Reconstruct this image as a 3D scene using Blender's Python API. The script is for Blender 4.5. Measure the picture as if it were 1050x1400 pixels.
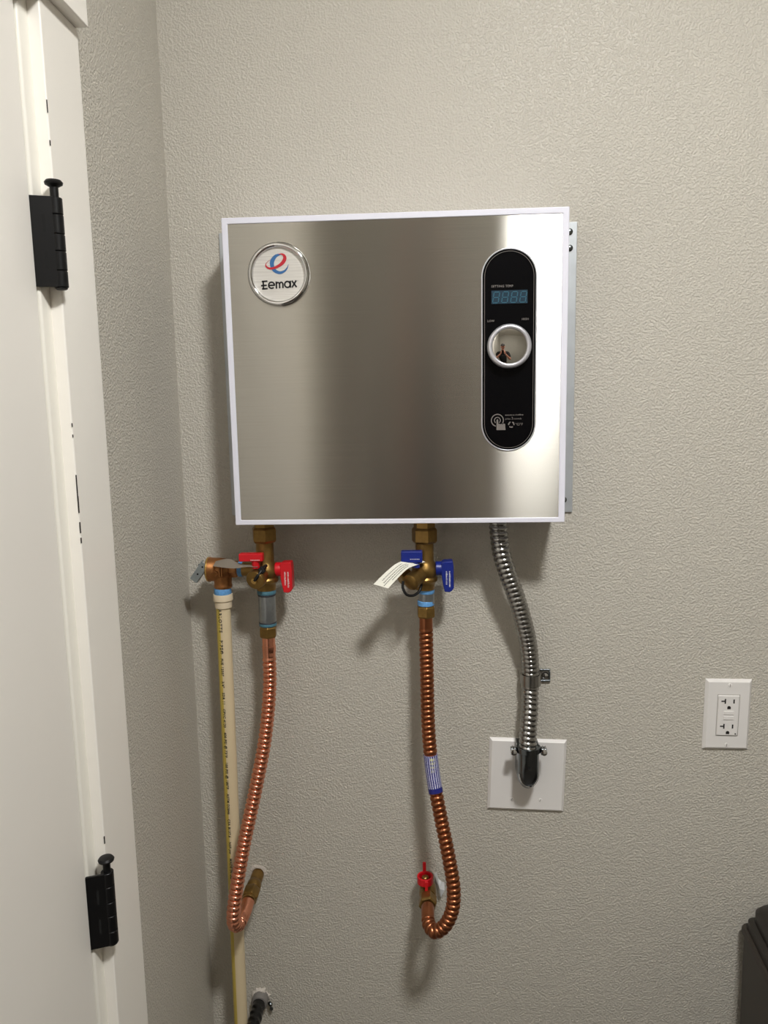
import bpy, bmesh, math, random
from mathutils import Vector, Matrix
random.seed(7)
PI = math.pi
for o in list(bpy.data.objects):
    bpy.data.objects.remove(o)
scene = bpy.context.scene
COL = scene.collection
ZC = 1.63            # camera height above the floor; all geometry below is written with z measured from camera height

# ------------------------------------------------------------------ camera
F_PX = 1049.0
R_ = ((0.99811988, -0.00979941, -0.06050347),      # world X (right along the back wall)
      (0.05839995, -0.14759106, 0.98732281),       # world Y (into the back wall)
      (-0.01860495, -0.98899992, -0.14674129))     # world Z (up), each in camera axes (right, down, forward)
cam_d = bpy.data.cameras.new('camera')
cam = bpy.data.objects.new('camera', cam_d)
COL.objects.link(cam)
cx = Vector((R_[0][0], R_[1][0], R_[2][0])); cy = -Vector((R_[0][1], R_[1][1], R_[2][1])); cz = -Vector((R_[0][2], R_[1][2], R_[2][2]))
m3 = Matrix((cx, cy, cz)).transposed()
cam.matrix_world = Matrix.Translation((0, -1.19, ZC)) @ m3.to_4x4()
cam_d.sensor_fit = 'VERTICAL'
cam_d.sensor_height = 24.0
cam_d.lens = F_PX / 1400 * 24.0
cam_d.clip_start = 0.004
scene.camera = cam

# ------------------------------------------------------------------ world, exposure
w = bpy.data.worlds.new('world'); scene.world = w
w.use_nodes = True
w.node_tree.nodes['Background'].inputs[0].default_value = (0.02, 0.02, 0.02, 1)
vs = scene.view_settings
vs.view_transform = 'Standard'; vs.look = 'None'; vs.gamma = 1.0; vs.use_curve_mapping = False
vs.exposure = 0.0
LAMP_STRENGTH = 232.0
LAMP = (0.36, -1.21, 1.02)
LAMP_R = 0.115

# ------------------------------------------------------------------ materials
def lin(c):
    return tuple(((v / 255) / 12.92 if v / 255 <= 0.04045 else ((v / 255 + 0.055) / 1.055) ** 2.4) for v in c)

def new_mat(name):
    m = bpy.data.materials.new(name); m.use_nodes = True
    nt = m.node_tree
    return m, nt, nt.nodes['Principled BSDF']

def mat(name, rgb, rough=0.5, metal=0.0, spec=0.5, var=0.0, vscale=60, bump=0.0, bscale=200, coat=0.0, trans=0.0):
    m, nt, b = new_mat(name)
    c = lin(rgb)
    b.inputs['Base Color'].default_value = (*c, 1)
    b.inputs['Roughness'].default_value = rough
    b.inputs['Metallic'].default_value = metal
    b.inputs['Specular IOR Level'].default_value = spec
    b.inputs['Coat Weight'].default_value = coat
    b.inputs['Transmission Weight'].default_value = trans
    tc = nt.nodes.new('ShaderNodeTexCoord')
    if var > 0:
        n = nt.nodes.new('ShaderNodeTexNoise'); n.inputs['Scale'].default_value = vscale; n.inputs['Detail'].default_value = 5
        nt.links.new(tc.outputs['Object'], n.inputs['Vector'])
        r = nt.nodes.new('ShaderNodeValToRGB')
        r.color_ramp.elements[0].position = 0.3; r.color_ramp.elements[1].position = 0.7
        r.color_ramp.elements[0].color = (*[v * (1 - var) for v in c], 1)
        r.color_ramp.elements[1].color = (*[min(1, v * (1 + var)) for v in c], 1)
        nt.links.new(n.outputs['Fac'], r.inputs['Fac']); nt.links.new(r.outputs['Color'], b.inputs['Base Color'])
    if bump > 0:
        n2 = nt.nodes.new('ShaderNodeTexNoise'); n2.inputs['Scale'].default_value = bscale; n2.inputs['Detail'].default_value = 3
        nt.links.new(tc.outputs['Object'], n2.inputs['Vector'])
        bp = nt.nodes.new('ShaderNodeBump'); bp.inputs['Strength'].default_value = 1.0; bp.inputs['Distance'].default_value = bump
        nt.links.new(n2.outputs['Fac'], bp.inputs['Height']); nt.links.new(bp.outputs['Normal'], b.inputs['Normal'])
    return m

def wall_paint(name, rgb):
    m, nt, b = new_mat(name)
    c = lin(rgb)
    tc = nt.nodes.new('ShaderNodeTexCoord')
    n = nt.nodes.new('ShaderNodeTexNoise'); n.inputs['Scale'].default_value = 3; n.inputs['Detail'].default_value = 3
    nt.links.new(tc.outputs['Object'], n.inputs['Vector'])
    r = nt.nodes.new('ShaderNodeValToRGB')
    r.color_ramp.elements[0].position = 0.35; r.color_ramp.elements[1].position = 0.65
    r.color_ramp.elements[0].color = (*[v * 0.985 for v in c], 1); r.color_ramp.elements[1].color = (*[v * 1.015 for v in c], 1)
    nt.links.new(n.outputs['Fac'], r.inputs['Fac']); nt.links.new(r.outputs['Color'], b.inputs['Base Color'])
    b.inputs['Roughness'].default_value = 0.42
    b.inputs['Specular IOR Level'].default_value = 0.4
    # orange-peel spray texture
    a = nt.nodes.new('ShaderNodeTexNoise'); a.inputs['Scale'].default_value = 330; a.inputs['Detail'].default_value = 2.5; a.inputs['Roughness'].default_value = 0.5
    d = nt.nodes.new('ShaderNodeTexNoise'); d.inputs['Scale'].default_value = 130; d.inputs['Detail'].default_value = 1
    nt.links.new(tc.outputs['Object'], a.inputs['Vector']); nt.links.new(tc.outputs['Object'], d.inputs['Vector'])
    mr = nt.nodes.new('ShaderNodeMapRange'); mr.interpolation_type = 'SMOOTHSTEP'
    mr.inputs['From Min'].default_value = 0.38; mr.inputs['From Max'].default_value = 0.66
    nt.links.new(a.outputs['Fac'], mr.inputs['Value'])
    mx = nt.nodes.new('ShaderNodeMath'); mx.operation = 'MULTIPLY_ADD'; mx.inputs[1].default_value = 0.6
    nt.links.new(d.outputs['Fac'], mx.inputs[0]); nt.links.new(mr.outputs['Result'], mx.inputs[2])
    bp = nt.nodes.new('ShaderNodeBump'); bp.inputs['Strength'].default_value = 1.0; bp.inputs['Distance'].default_value = 0.00072
    nt.links.new(mx.outputs[0], bp.inputs['Height']); nt.links.new(bp.outputs['Normal'], b.inputs['Normal'])
    return m

def brushed_steel(name):
    """horizontally brushed stainless sheet: reflections smear vertically"""
    m, nt, b = new_mat(name)
    out = nt.nodes['Material Output']
    nt.nodes.remove(b)
    g = nt.nodes.new('ShaderNodeBsdfAnisotropic')
    g.distribution = 'BECKMANN'
    tc = nt.nodes.new('ShaderNodeTexCoord')
    mp = nt.nodes.new('ShaderNodeMapping'); mp.inputs['Scale'].default_value = (6, 1, 1500)
    nt.links.new(tc.outputs['Object'], mp.inputs['Vector'])
    n = nt.nodes.new('ShaderNodeTexNoise'); n.inputs['Scale'].default_value = 1; n.inputs['Detail'].default_value = 4
    nt.links.new(mp.outputs['Vector'], n.inputs['Vector'])
    r = nt.nodes.new('ShaderNodeValToRGB')
    r.color_ramp.elements[0].position = 0.3; r.color_ramp.elements[1].position = 0.7
    r.color_ramp.elements[0].color = (0.40, 0.385, 0.348, 1); r.color_ramp.elements[1].color = (0.44, 0.423, 0.383, 1)
    nt.links.new(n.outputs['Fac'], r.inputs['Fac']); nt.links.new(r.outputs['Color'], g.inputs['Color'])
    g.inputs['Roughness'].default_value = STEEL_R
    g.inputs['Anisotropy'].default_value = STEEL_A
    t = nt.nodes.new('ShaderNodeCombineXYZ'); t.inputs[0].default_value = 1.0
    nt.links.new(t.outputs[0], g.inputs['Tangent'])
    d = nt.nodes.new('ShaderNodeBsdfDiffuse'); d.inputs['Color'].default_value = (0.50, 0.48, 0.44, 1)
    mix = nt.nodes.new('ShaderNodeMixShader'); mix.inputs[0].default_value = 0.06
    nt.links.new(g.outputs[0], mix.inputs[1]); nt.links.new(d.outputs[0], mix.inputs[2])
    nt.links.new(mix.outputs[0], out.inputs['Surface'])
    return m
AX, AV = 0.013, 0.30          # roughness across / along the smear
STEEL_R = math.sqrt(math.sqrt(AX * AV))
STEEL_A = 1 - math.sqrt(AX / AV)

def badge_face_mat(name):
    m, nt, b = new_mat(name)
    tc = nt.nodes.new('ShaderNodeTexCoord')
    mp = nt.nodes.new('ShaderNodeMapping'); mp.inputs['Scale'].default_value = (14, 1, 900)
    nt.links.new(tc.outputs['Object'], mp.inputs['Vector'])
    n = nt.nodes.new('ShaderNodeTexNoise'); n.inputs['Scale'].default_value = 1; n.inputs['Detail'].default_value = 3
    nt.links.new(mp.outputs['Vector'], n.inputs['Vector'])
    r = nt.nodes.new('ShaderNodeValToRGB')
    r.color_ramp.elements[0].position = 0.25; r.color_ramp.elements[1].position = 0.7
    r.color_ramp.elements[0].color = (*lin((196, 192, 186)), 1); r.color_ramp.elements[1].color = (*lin((226, 223, 217)), 1)
    nt.links.new(n.outputs['Fac'], r.inputs['Fac']); nt.links.new(r.outputs['Color'], b.inputs['Base Color'])
    b.inputs['Roughness'].default_value = 0.45; b.inputs['Metallic'].default_value = 0.25
    return m

def hose_label_mat(name):
    """blue wrap printed with dense white lines of small type running along the hose"""
    m, nt, b = new_mat(name)
    uv = nt.nodes.new('ShaderNodeUVMap')
    mp = nt.nodes.new('ShaderNodeMapping'); mp.inputs['Scale'].default_value = (46, 42, 1)
    nt.links.new(uv.outputs['UV'], mp.inputs['Vector'])
    n = nt.nodes.new('ShaderNodeTexNoise'); n.inputs['Scale'].default_value = 1.0; n.inputs['Detail'].default_value = 1.5
    nt.links.new(mp.outputs['Vector'], n.inputs['Vector'])
    wv = nt.nodes.new('ShaderNodeTexWave'); wv.wave_type = 'BANDS'; wv.bands_direction = 'X'
    wv.inputs['Scale'].default_value = 6.2; wv.inputs['Distortion'].default_value = 0.4
    nt.links.new(uv.outputs['UV'], wv.inputs['Vector'])
    mu = nt.nodes.new('ShaderNodeMath'); mu.operation = 'MULTIPLY'
    nt.links.new(n.outputs['Fac'], mu.inputs[0]); nt.links.new(wv.outputs['Fac'], mu.inputs[1])
    sx = nt.nodes.new('ShaderNodeSeparateXYZ'); nt.links.new(uv.outputs['UV'], sx.inputs[0])
    lt = nt.nodes.new('ShaderNodeMath'); lt.operation = 'LESS_THAN'; lt.inputs[1].default_value = 0.87
    nt.links.new(sx.outputs[1], lt.inputs[0])
    mu2 = nt.nodes.new('ShaderNodeMath'); mu2.operation = 'MULTIPLY'
    nt.links.new(mu.outputs[0], mu2.inputs[0]); nt.links.new(lt.outputs[0], mu2.inputs[1])
    r = nt.nodes.new('ShaderNodeValToRGB')
    r.color_ramp.elements[0].position = 0.22; r.color_ramp.elements[1].position = 0.38
    r.color_ramp.elements[0].color = (*lin((26, 32, 120)), 1); r.color_ramp.elements[1].color = (*lin((205, 205, 228)), 1)
    nt.links.new(mu2.outputs[0], r.inputs['Fac']); nt.links.new(r.outputs['Color'], b.inputs['Base Color'])
    b.inputs['Roughness'].default_value = 0.45
    return m

M = {}
M['wall'] = wall_paint('wall_paint', (200, 195, 184))
M['ceiling'] = mat('ceiling_paint', (232, 228, 220), 0.8, bump=0.0005, bscale=120)
M['floor'] = mat('floor_vinyl', (78, 70, 62), 0.5, var=0.2, vscale=8)
M['trim'] = mat('trim_paint', (250, 246, 238), 0.32, var=0.012, vscale=9)
M['jamb'] = mat('jamb_paint', (246, 243, 233), 0.25)
M['door'] = mat('door_paint', (243, 239, 232), 0.35, var=0.012, vscale=5)
M['crack'] = mat('crack_dark', (48, 42, 36), 0.9)
M['hinge'] = mat('hinge_black', (13, 13, 14), 0.42, spec=0.3)
M['baseb'] = mat('baseboard_paint', (232, 228, 219), 0.4)
M['frame'] = mat('cover_white', (232, 232, 244), 0.3)
M['steel'] = brushed_steel('brushed_stainless')
M['galv'] = mat('galvanised_sheet', (196, 201, 205), 0.42, metal=0.55, var=0.06, vscale=40)
M['chrome'] = mat('chrome', (225, 225, 225), 0.06, metal=1.0)
M['satin'] = mat('satin_silver', (226, 227, 236), 0.30, metal=0.75)
M['mirror'] = mat('polished_dome', (205, 203, 198), 0.015, metal=1.0)
M['badge'] = badge_face_mat('badge_brushed')
M['black_gloss'] = mat('black_gloss', (6, 6, 8), 0.25, spec=0.1)
M['black'] = mat('black_plastic', (14, 14, 15), 0.5)
M['grey_print'] = mat('grey_print', (150, 150, 150), 0.5)
M['dim_print'] = mat('dim_print', (118, 112, 108), 0.5)
M['logo_red'] = mat('logo_red', (190, 30, 48), 0.4)
M['logo_blue'] = mat('logo_blue', (52, 104, 160), 0.4)
M['ink'] = mat('ink_black', (20, 20, 22), 0.5)
M['lcd'] = mat('display_teal', (8, 44, 62), 0.35)
M['lcd_seg'] = mat('display_segment', (48, 100, 120), 0.35)
M['brass'] = mat('brass', (146, 116, 66), 0.38, metal=0.9, var=0.18, vscale=90)
M['bronze'] = mat('cast_bronze', (176, 122, 76), 0.36, metal=0.9, var=0.15, vscale=120, bump=0.0002, bscale=600)
M['brass_rim'] = mat('machined_brass', (226, 186, 112), 0.25, metal=1.0)
M['red'] = mat('red_plastic', (206, 16, 30), 0.38)
M['blue'] = mat('blue_plastic', (22, 40, 128), 0.38)
M['white_print'] = mat('white_print', (225, 225, 225), 0.6)
M['tape'] = mat('blue_thread_tape', (104, 164, 222), 0.5, var=0.15, vscale=300)
M['teal_tape'] = mat('dark_thread_tape', (74, 118, 134), 0.5, var=0.2, vscale=300)
M['nipple'] = mat('galvanised_nipple', (150, 154, 156), 0.32, metal=0.85, var=0.15, vscale=80)
M['seal'] = mat('dark_seal', (50, 50, 58), 0.5)
M['cpvc'] = mat('cpvc_cream', (222, 204, 168), 0.45)
M['cpvc_fit'] = mat('cpvc_fitting', (226, 209, 180), 0.5)
M['yellow'] = mat('yellow_stripe', (206, 182, 84), 0.45)
M['copper'] = mat('bright_copper', (232, 160, 130), 0.22, metal=1.0, var=0.06, vscale=60)
M['copper_dark'] = mat('aged_copper', (164, 104, 72), 0.30, metal=1.0, var=0.14, vscale=45)
M['label'] = hose_label_mat('hose_label')
M['label_yellow'] = mat('label_yellow', (214, 214, 120), 0.5)
M['conduit'] = mat('conduit_steel', (160, 159, 156), 0.22, metal=1.0, var=0.08, vscale=70)
M['zinc'] = mat('zinc_fitting', (120, 126, 130), 0.22, metal=1.0, var=0.1, vscale=70)
M['lever_steel'] = mat('lever_steel', (158, 166, 168), 0.36, metal=0.6, var=0.08, vscale=90)
M['dark_hole'] = mat('dark_hole', (8, 8, 8), 0.9)
M['plate'] = mat('plate_white', (232, 229, 226), 0.3)
M['gap'] = mat('gap_grey', (168, 163, 157), 0.7)
M['plate_slot'] = mat('slot_dark', (30, 26, 24), 0.8)
M['paper'] = mat('paper', (240, 238, 226), 0.8)
M['film'] = mat('shaded_paper', (124, 115, 103), 0.75)  # tag paper with the heater's shade painted into its grey
M['plaster'] = mat('torn_plaster', (206, 198, 188), 0.9, bump=0.002, bscale=260)
M['white_film'] = mat('white_film', (212, 214, 214), 0.35)
M['wrap_black'] = mat('black_wrap', (9, 9, 10), 0.16, bump=0.004, bscale=55)
M['grey_rubber'] = mat('grey_rubber', (120, 116, 112), 0.5)
M['can'] = mat('can_plastic', (54, 48, 42), 0.5, bump=0.00008, bscale=900)
M['can_lid'] = mat('can_lid_plastic', (36, 32, 28), 0.42)
M['skin'] = mat('skin', (196, 138, 116), 0.5, var=0.05, vscale=30)
M['shirt'] = mat('black_shirt', (18, 17, 18), 0.9, bump=0.0004, bscale=400)
M['trousers'] = mat('dark_trousers', (30, 30, 36), 0.9, bump=0.0004, bscale=400)
M['cap'] = mat('dark_cap', (40, 34, 34), 0.85)
M['eye'] = mat('eye_dark', (24, 20, 18), 0.3)
M['lip'] = mat('lip', (160, 92, 84), 0.5)
M['phone'] = mat('phone_dark', (26, 26, 30), 0.15)
mm, nt_, b_ = new_mat('lamp_diffuser')
b_.inputs['Base Color'].default_value = (0.9, 0.9, 0.9, 1)
b_.inputs['Emission Color'].default_value = (1.0, 0.995, 0.975, 1)
b_.inputs['Emission Strength'].default_value = LAMP_STRENGTH
M['lamp'] = mm

# ------------------------------------------------------------------ helpers
class MB:
    """collects shapes of one part"""
    def __init__(s): s.v = []; s.f = []; s.uv = {}
    def add(s, vs_, fs_):
        o = len(s.v); s.v += [tuple(p) for p in vs_]; s.f += [tuple(i + o for i in f) for f in fs_]; return s
    def box(s, x0, x1, y0, y1, z0, z1, mtx=None):
        p = [Vector((x, y, z)) for x in (x0, x1) for y in (y0, y1) for z in (z0, z1)]
        if mtx: p = [mtx @ q for q in p]
        return s.add(p, [(0, 1, 3, 2), (4, 6, 7, 5), (0, 4, 5, 1), (2, 3, 7, 6), (0, 2, 6, 4), (1, 5, 7, 3)])
    def lathe(s, prof, o=(0, 0, 0), axis=(0, 0, 1), seg=32, rot=0.0, caps=True):
        """prof: list of (radius, distance along axis)"""
        a = Vector(axis).normalized()
        ref = Vector((0, 0, 1)) if abs(a.z) < 0.9 else Vector((1, 0, 0))
        u = a.cross(ref).normalized(); v = a.cross(u).normalized(); o = Vector(o)
        vs_ = []; fs_ = []
        for r, h in prof:
            for k in range(seg):
                t = 2 * PI * k / seg + rot
                vs_.append(o + a * h + (u * math.cos(t) + v * math.sin(t)) * r)
        n = len(prof)
        for i in range(n - 1):
            for k in range(seg):
                k2 = (k + 1) % seg
                fs_.append((i * seg + k, i * seg + k2, (i + 1) * seg + k2, (i + 1) * seg + k))
        if caps:
            fs_.append(tuple(range(seg))[::-1]); fs_.append(tuple((n - 1) * seg + k for k in range(seg)))
        return s.add(vs_, fs_)
    def hexnut(s, R, h0, h1, o=(0, 0, 0), axis=(0, 0, 1), rot=0.0, ch=0.12):
        d = (h1 - h0) * 0.14
        return s.lathe([(R * (1 - ch), h0), (R, h0 + d), (R, h1 - d), (R * (1 - ch), h1)], o, axis, 6, rot)
    def tube(s, pts, r, seg=24, caps=True, uvs=False):
        """r: number or r(arc length, angle)"""
        pts = [Vector(p) for p in pts]; n = len(pts)
        T = []
        for i in range(n):
            a = pts[max(0, i - 1)]; b = pts[min(n - 1, i + 1)]; T.append((b - a).normalized())
        ref = Vector((0, 1, 0)) if abs(T[0].y) < 0.9 else Vector((0, 0, 1))
        N = (ref - T[0] * ref.dot(T[0])).normalized()
        L = 0; vs_ = []; fs_ = []
        o = len(s.v)
        for i in range(n):
            if i:
                L += (pts[i] - pts[i - 1]).length
                N = (N - T[i] * N.dot(T[i])).normalized()
            B = T[i].cross(N)
            for k in range(seg):
                t = 2 * PI * k / seg
                rr = r(L, t) if callable(r) else r
                vs_.append(pts[i] + (N * math.cos(t) + B * math.sin(t)) * rr)
        for i in range(n - 1):
            for k in range(seg):
                k2 = (k + 1) % seg
                fs_.append((i * seg + k, i * seg + k2, (i + 1) * seg + k2, (i + 1) * seg + k))
                if uvs: s.uv[len(s.f) + len(fs_) - 1] = [(k / seg, i / (n - 1)), ((k + 1) / seg, i / (n - 1)), ((k + 1) / seg, (i + 1) / (n - 1)), (k / seg, (i + 1) / (n - 1))]
        if caps:
            fs_.append(tuple(range(seg))[::-1]); fs_.append(tuple((n - 1) * seg + k for k in range(seg)))
        return s.add(vs_, fs_)
    def prism(s, outline, y0, y1):
        """outline [(x, z)] extruded in y from y0 (front, nearer the camera) to y1"""
        n = len(outline)
        vs_ = [(x, y0, z) for x, z in outline] + [(x, y1, z) for x, z in outline]
        fs_ = [tuple(range(n)), tuple(range(2 * n - 1, n - 1, -1))] + [(i, i + n, (i + 1) % n + n, (i + 1) % n) for i in range(n)]
        return s.add(vs_, fs_)
    def ring(s, outer, inner, y0, y1):
        n = len(outer)
        vs_ = [(x, y0, z) for x, z in outer] + [(x, y0, z) for x, z in inner] + [(x, y1, z) for x, z in outer] + [(x, y1, z) for x, z in inner]
        fs_ = []
        for i in range(n):
            j = (i + 1) % n
            fs_ += [(i, j, n + j, n + i), (2 * n + i, 3 * n + i, 3 * n + j, 2 * n + j), (i, 2 * n + i, 2 * n + j, j), (n + i, n + j, 3 * n + j, 3 * n + i)]
        return s.add(vs_, fs_)
    def stroke(s, pts, width, y0, y1, close=False):
        """flat ribbon in the x-z plane; pts (x, z) or (x, z, width)"""
        q = [Vector((p[0], p[1])) for p in pts]; n = len(q)
        A = []; B = []
        for i in range(n):
            a = q[(i - 1) % n] if close else q[max(0, i - 1)]
            b = q[(i + 1) % n] if close else q[min(n - 1, i + 1)]
            t = (b - a).normalized(); nn = Vector((-t.y, t.x)); wd = (pts[i][2] if len(pts[i]) > 2 else width) / 2
            A.append(q[i] + nn * wd); B.append(q[i] - nn * wd)
        vs_ = [(p.x, y0, p.y) for p in A] + [(p.x, y0, p.y) for p in B] + [(p.x, y1, p.y) for p in A] + [(p.x, y1, p.y) for p in B]
        fs_ = []
        for i in range(n if close else n - 1):
            j = (i + 1) % n
            fs_ += [(i, j, n + j, n + i), (2 * n + i, 3 * n + i, 3 * n + j, 2 * n + j), (i, 2 * n + i, 2 * n + j, j), (n + i, n + j, 3 * n + j, 3 * n + i)]
        if not close:
            fs_ += [(0, n, 3 * n, 2 * n), (n - 1, 3 * n - 1, 4 * n - 1, 2 * n - 1)]
        return s.add(vs_, fs_)

def spline(P, step=0.001):
    """Catmull-Rom through P, resampled evenly"""
    P = [Vector(p) for p in P]
    Q = [P[0] * 2 - P[1]] + P + [P[-1] * 2 - P[-2]]
    fine = []
    for i in range(1, len(Q) - 2):
        p0, p1, p2, p3 = Q[i - 1:i + 3]
        t0 = 0; t1 = t0 + (p1 - p0).length ** 0.5; t2 = t1 + (p2 - p1).length ** 0.5; t3 = t2 + (p3 - p2).length ** 0.5
        for k in range(40):
            t = t1 + (t2 - t1) * k / 40
            a1 = p0 * ((t1 - t) / (t1 - t0)) + p1 * ((t - t0) / (t1 - t0))
            a2 = p1 * ((t2 - t) / (t2 - t1)) + p2 * ((t - t1) / (t2 - t1))
            a3 = p2 * ((t3 - t) / (t3 - t2)) + p3 * ((t - t2) / (t3 - t2))
            b1 = a1 * ((t2 - t) / (t2 - t0)) + a2 * ((t - t0) / (t2 - t0))
            b2 = a2 * ((t3 - t) / (t3 - t1)) + a3 * ((t - t1) / (t3 - t1))
            fine.append(b1 * ((t2 - t) / (t2 - t1)) + b2 * ((t - t1) / (t2 - t1)))
    fine.append(P[-1])
    out = [fine[0]]; acc = 0
    for a, b in zip(fine, fine[1:]):
        d = (b - a).length
        while acc + d >= step and d > 0:
            a = a.lerp(b, (step - acc) / d); out.append(a.copy()); d = (b - a).length; acc = 0
        acc += d
    out.append(fine[-1])
    return out

ORG = {}      # object -> origin in written coordinates
def obj(name, mb, material, parent=None, smooth=True, bevel=0, angle=38, bseg=2, origin=None):
    if isinstance(mb, MB):
        V, Fc, UV = mb.v, mb.f, mb.uv
    else:
        V, Fc, UV = mb[0], mb[1], {}
    if parent is not None:
        og = ORG[parent]
    elif origin is not None:
        og = Vector(origin)
    else:
        xs = [p[0] for p in V]; ys = [p[1] for p in V]; zs = [p[2] for p in V]
        og = Vector(((min(xs) + max(xs)) / 2, (min(ys) + max(ys)) / 2, min(zs)))
    me = bpy.data.meshes.new(name)
    me.from_pydata([(p[0] - og.x, p[1] - og.y, p[2] - og.z) for p in V], [], Fc)
    if UV:
        ul = me.uv_layers.new(name='UVMap')
        for fi, uvl in UV.items():
            for li, c in zip(me.polygons[fi].loop_indices, uvl): ul.data[li].uv = c
    bm = bmesh.new(); bm.from_mesh(me); bmesh.ops.recalc_face_normals(bm, faces=bm.faces); bm.to_mesh(me); bm.free()
    if smooth:
        me.shade_smooth(); me.set_sharp_from_angle(angle=math.radians(angle))
    me.materials.append(M[material] if isinstance(material, str) else material)
    o = bpy.data.objects.new(name, me); COL.objects.link(o)
    if parent is not None: o.parent = parent
    else: o.location = (og.x, og.y, og.z + ZC)
    ORG[o] = og
    if bevel:
        bv = o.modifiers.new('bevel', 'BEVEL'); bv.width = bevel; bv.segments = bseg; bv.limit_method = 'ANGLE'; bv.angle_limit = math.radians(40)
        if smooth: bv.harden_normals = True
    return o

def tag(o, label=None, cat=None, group=None, kind=None):
    if label: o['label'] = label
    if cat: o['category'] = cat
    if group: o['group'] = group
    if kind: o['kind'] = kind
    return o

def thing(name, loc, label, cat, group=None, kind=None):
    o = bpy.data.objects.new(name, None); COL.objects.link(o)
    o.empty_display_size = 0.05
    o.location = (loc[0], loc[1], loc[2] + ZC); ORG[o] = Vector(loc)
    return tag(o, label, cat, group, kind)

_txt = {}
def text_mesh(body, size=1.0, spacing=1.0, offset=0.0, align='LEFT'):
    key = (body, size, spacing, offset, align)
    if key in _txt: return _txt[key]
    cu = bpy.data.curves.new('text', 'FONT'); cu.body = body; cu.size = size; cu.space_character = spacing; cu.offset = offset
    cu.align_x = align; cu.resolution_u = 2; cu.fill_mode = 'FRONT'
    ob = bpy.data.objects.new('text', cu); COL.objects.link(ob)
    bpy.context.view_layer.update()
    dg = bpy.context.evaluated_depsgraph_get()
    me = bpy.data.meshes.new_from_object(ob.evaluated_get(dg))
    v = [tuple(p.co) for p in me.vertices]; f = [tuple(p.vertices) for p in me.polygons]
    bpy.data.objects.remove(ob); bpy.data.curves.remove(cu); bpy.data.meshes.remove(me)
    _txt[key] = (v, f)
    return v, f

def flat_text(body, x, y, z, size, **k):
    v, f = text_mesh(body, size, **k)
    return MB().add([(x + p[0], y, z + p[1]) for p in v], f)

def circle(cx_, cz_, r, n=48, a0=0, a1=2 * PI, close=True):
    return [(cx_ + r * math.cos(a0 + (a1 - a0) * k / (n if close else n - 1)), cz_ + r * math.sin(a0 + (a1 - a0) * k / (n if close else n - 1))) for k in range(n)]

def stadium(cx_, z0, z1, r, n=24):
    return [(cx_ + r * math.cos(t), z1 - r + r * math.sin(t)) for t in [PI * k / n for k in range(n + 1)]] + \
           [(cx_ + r * math.cos(t), z0 + r + r * math.sin(t)) for t in [PI + PI * k / n for k in range(n + 1)]]

# ------------------------------------------------------------------ the room
XL = -0.391; XR = 2.3; YB = -2.75; FL = -ZC; CE = 1.065
D0, D1, DT = -0.418, -1.332, 0.405       # closed door leaf: hinge side, latch side, top
def struct(name, mb, m, **k):
    return tag(obj(name, mb, m, **k), kind='structure')
struct('floor', MB().box(XL - .12, XR + .12, YB - .12, .12, FL - .1, FL), 'floor', smooth=False)
struct('ceiling', MB().box(XL - .12, XR + .12, YB - .12, .12, CE, CE + .1), 'ceiling', smooth=False)
struct('wall_back', MB().box(XL - .12, XR + .12, 0, .12, FL, CE), 'wall', smooth=False)
struct('wall_right', MB().box(XR, XR + .12, YB, 0, FL, CE), 'wall', smooth=False)
struct('wall_front', MB().box(XL - .12, XR + .12, YB - .12, YB, FL, CE), 'wall', smooth=False)
wl = MB()
wl.box(XL - .12, XL, -.386, 0, FL, CE)
wl.box(XL - .12, XL, YB, D1 - .022, FL, CE)
wl.box(XL - .12, XL, D1 - .022, -.386, DT + .022, CE)
struct('wall_left', wl, 'wall', smooth=False)
struct('baseboard_back', MB().box(XL + .014, XR - .014, -.014, 0, FL, FL + .1), 'baseb', bevel=.003)
struct('baseboard_left', MB().box(XL, XL + .014, -.31, 0, FL, FL + .1), 'baseb', bevel=.003)
struct('baseboard_right', MB().box(XR - .014, XR, YB + .014, -.014, FL, FL + .1), 'baseb', bevel=.003)
struct('baseboard_front', MB().box(XL, XR, YB, YB + .014, FL, FL + .1), 'baseb', bevel=.003)

dr = thing('door_1', (XL, (D0 + D1) / 2, FL), 'white painted door with black hinges on the narrow side wall', None, kind='structure')
obj('leaf', MB().box(XL - .035, XL, D1, D0, FL + .008, DT), 'door', dr, bevel=.0025)
jm = MB()
jm.box(XL - .115, XL + .001, D0 + .003, -.385, FL, DT + .022)
jm.box(XL - .115, XL + .001, D1 - .022, D1 - .003, FL, DT + .022)
jm.box(XL - .115, XL + .001, D1 - .003, D0 + .003, DT + .003, DT + .022)
jm.box(XL - .115, XL - .037, D1 - .003, D0 + .003, FL, FL + .006)
obj('jamb', jm, 'jamb', dr, bevel=.004, bseg=3)
sd = obj('side_casing', MB().box(XL, XL + .014, -.3953, -.310, FL, .402), 'trim', dr, bevel=.0018)
obj('side_casing', MB().box(XL, XL + .014, D1 - .108, D1 - .022, FL, .402), 'trim', dr, bevel=.0018)
obj('head_casing', MB().box(XL, XL + .027, D1 - .112, -.312, .402, .53), 'trim', dr, bevel=.0015)
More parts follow.
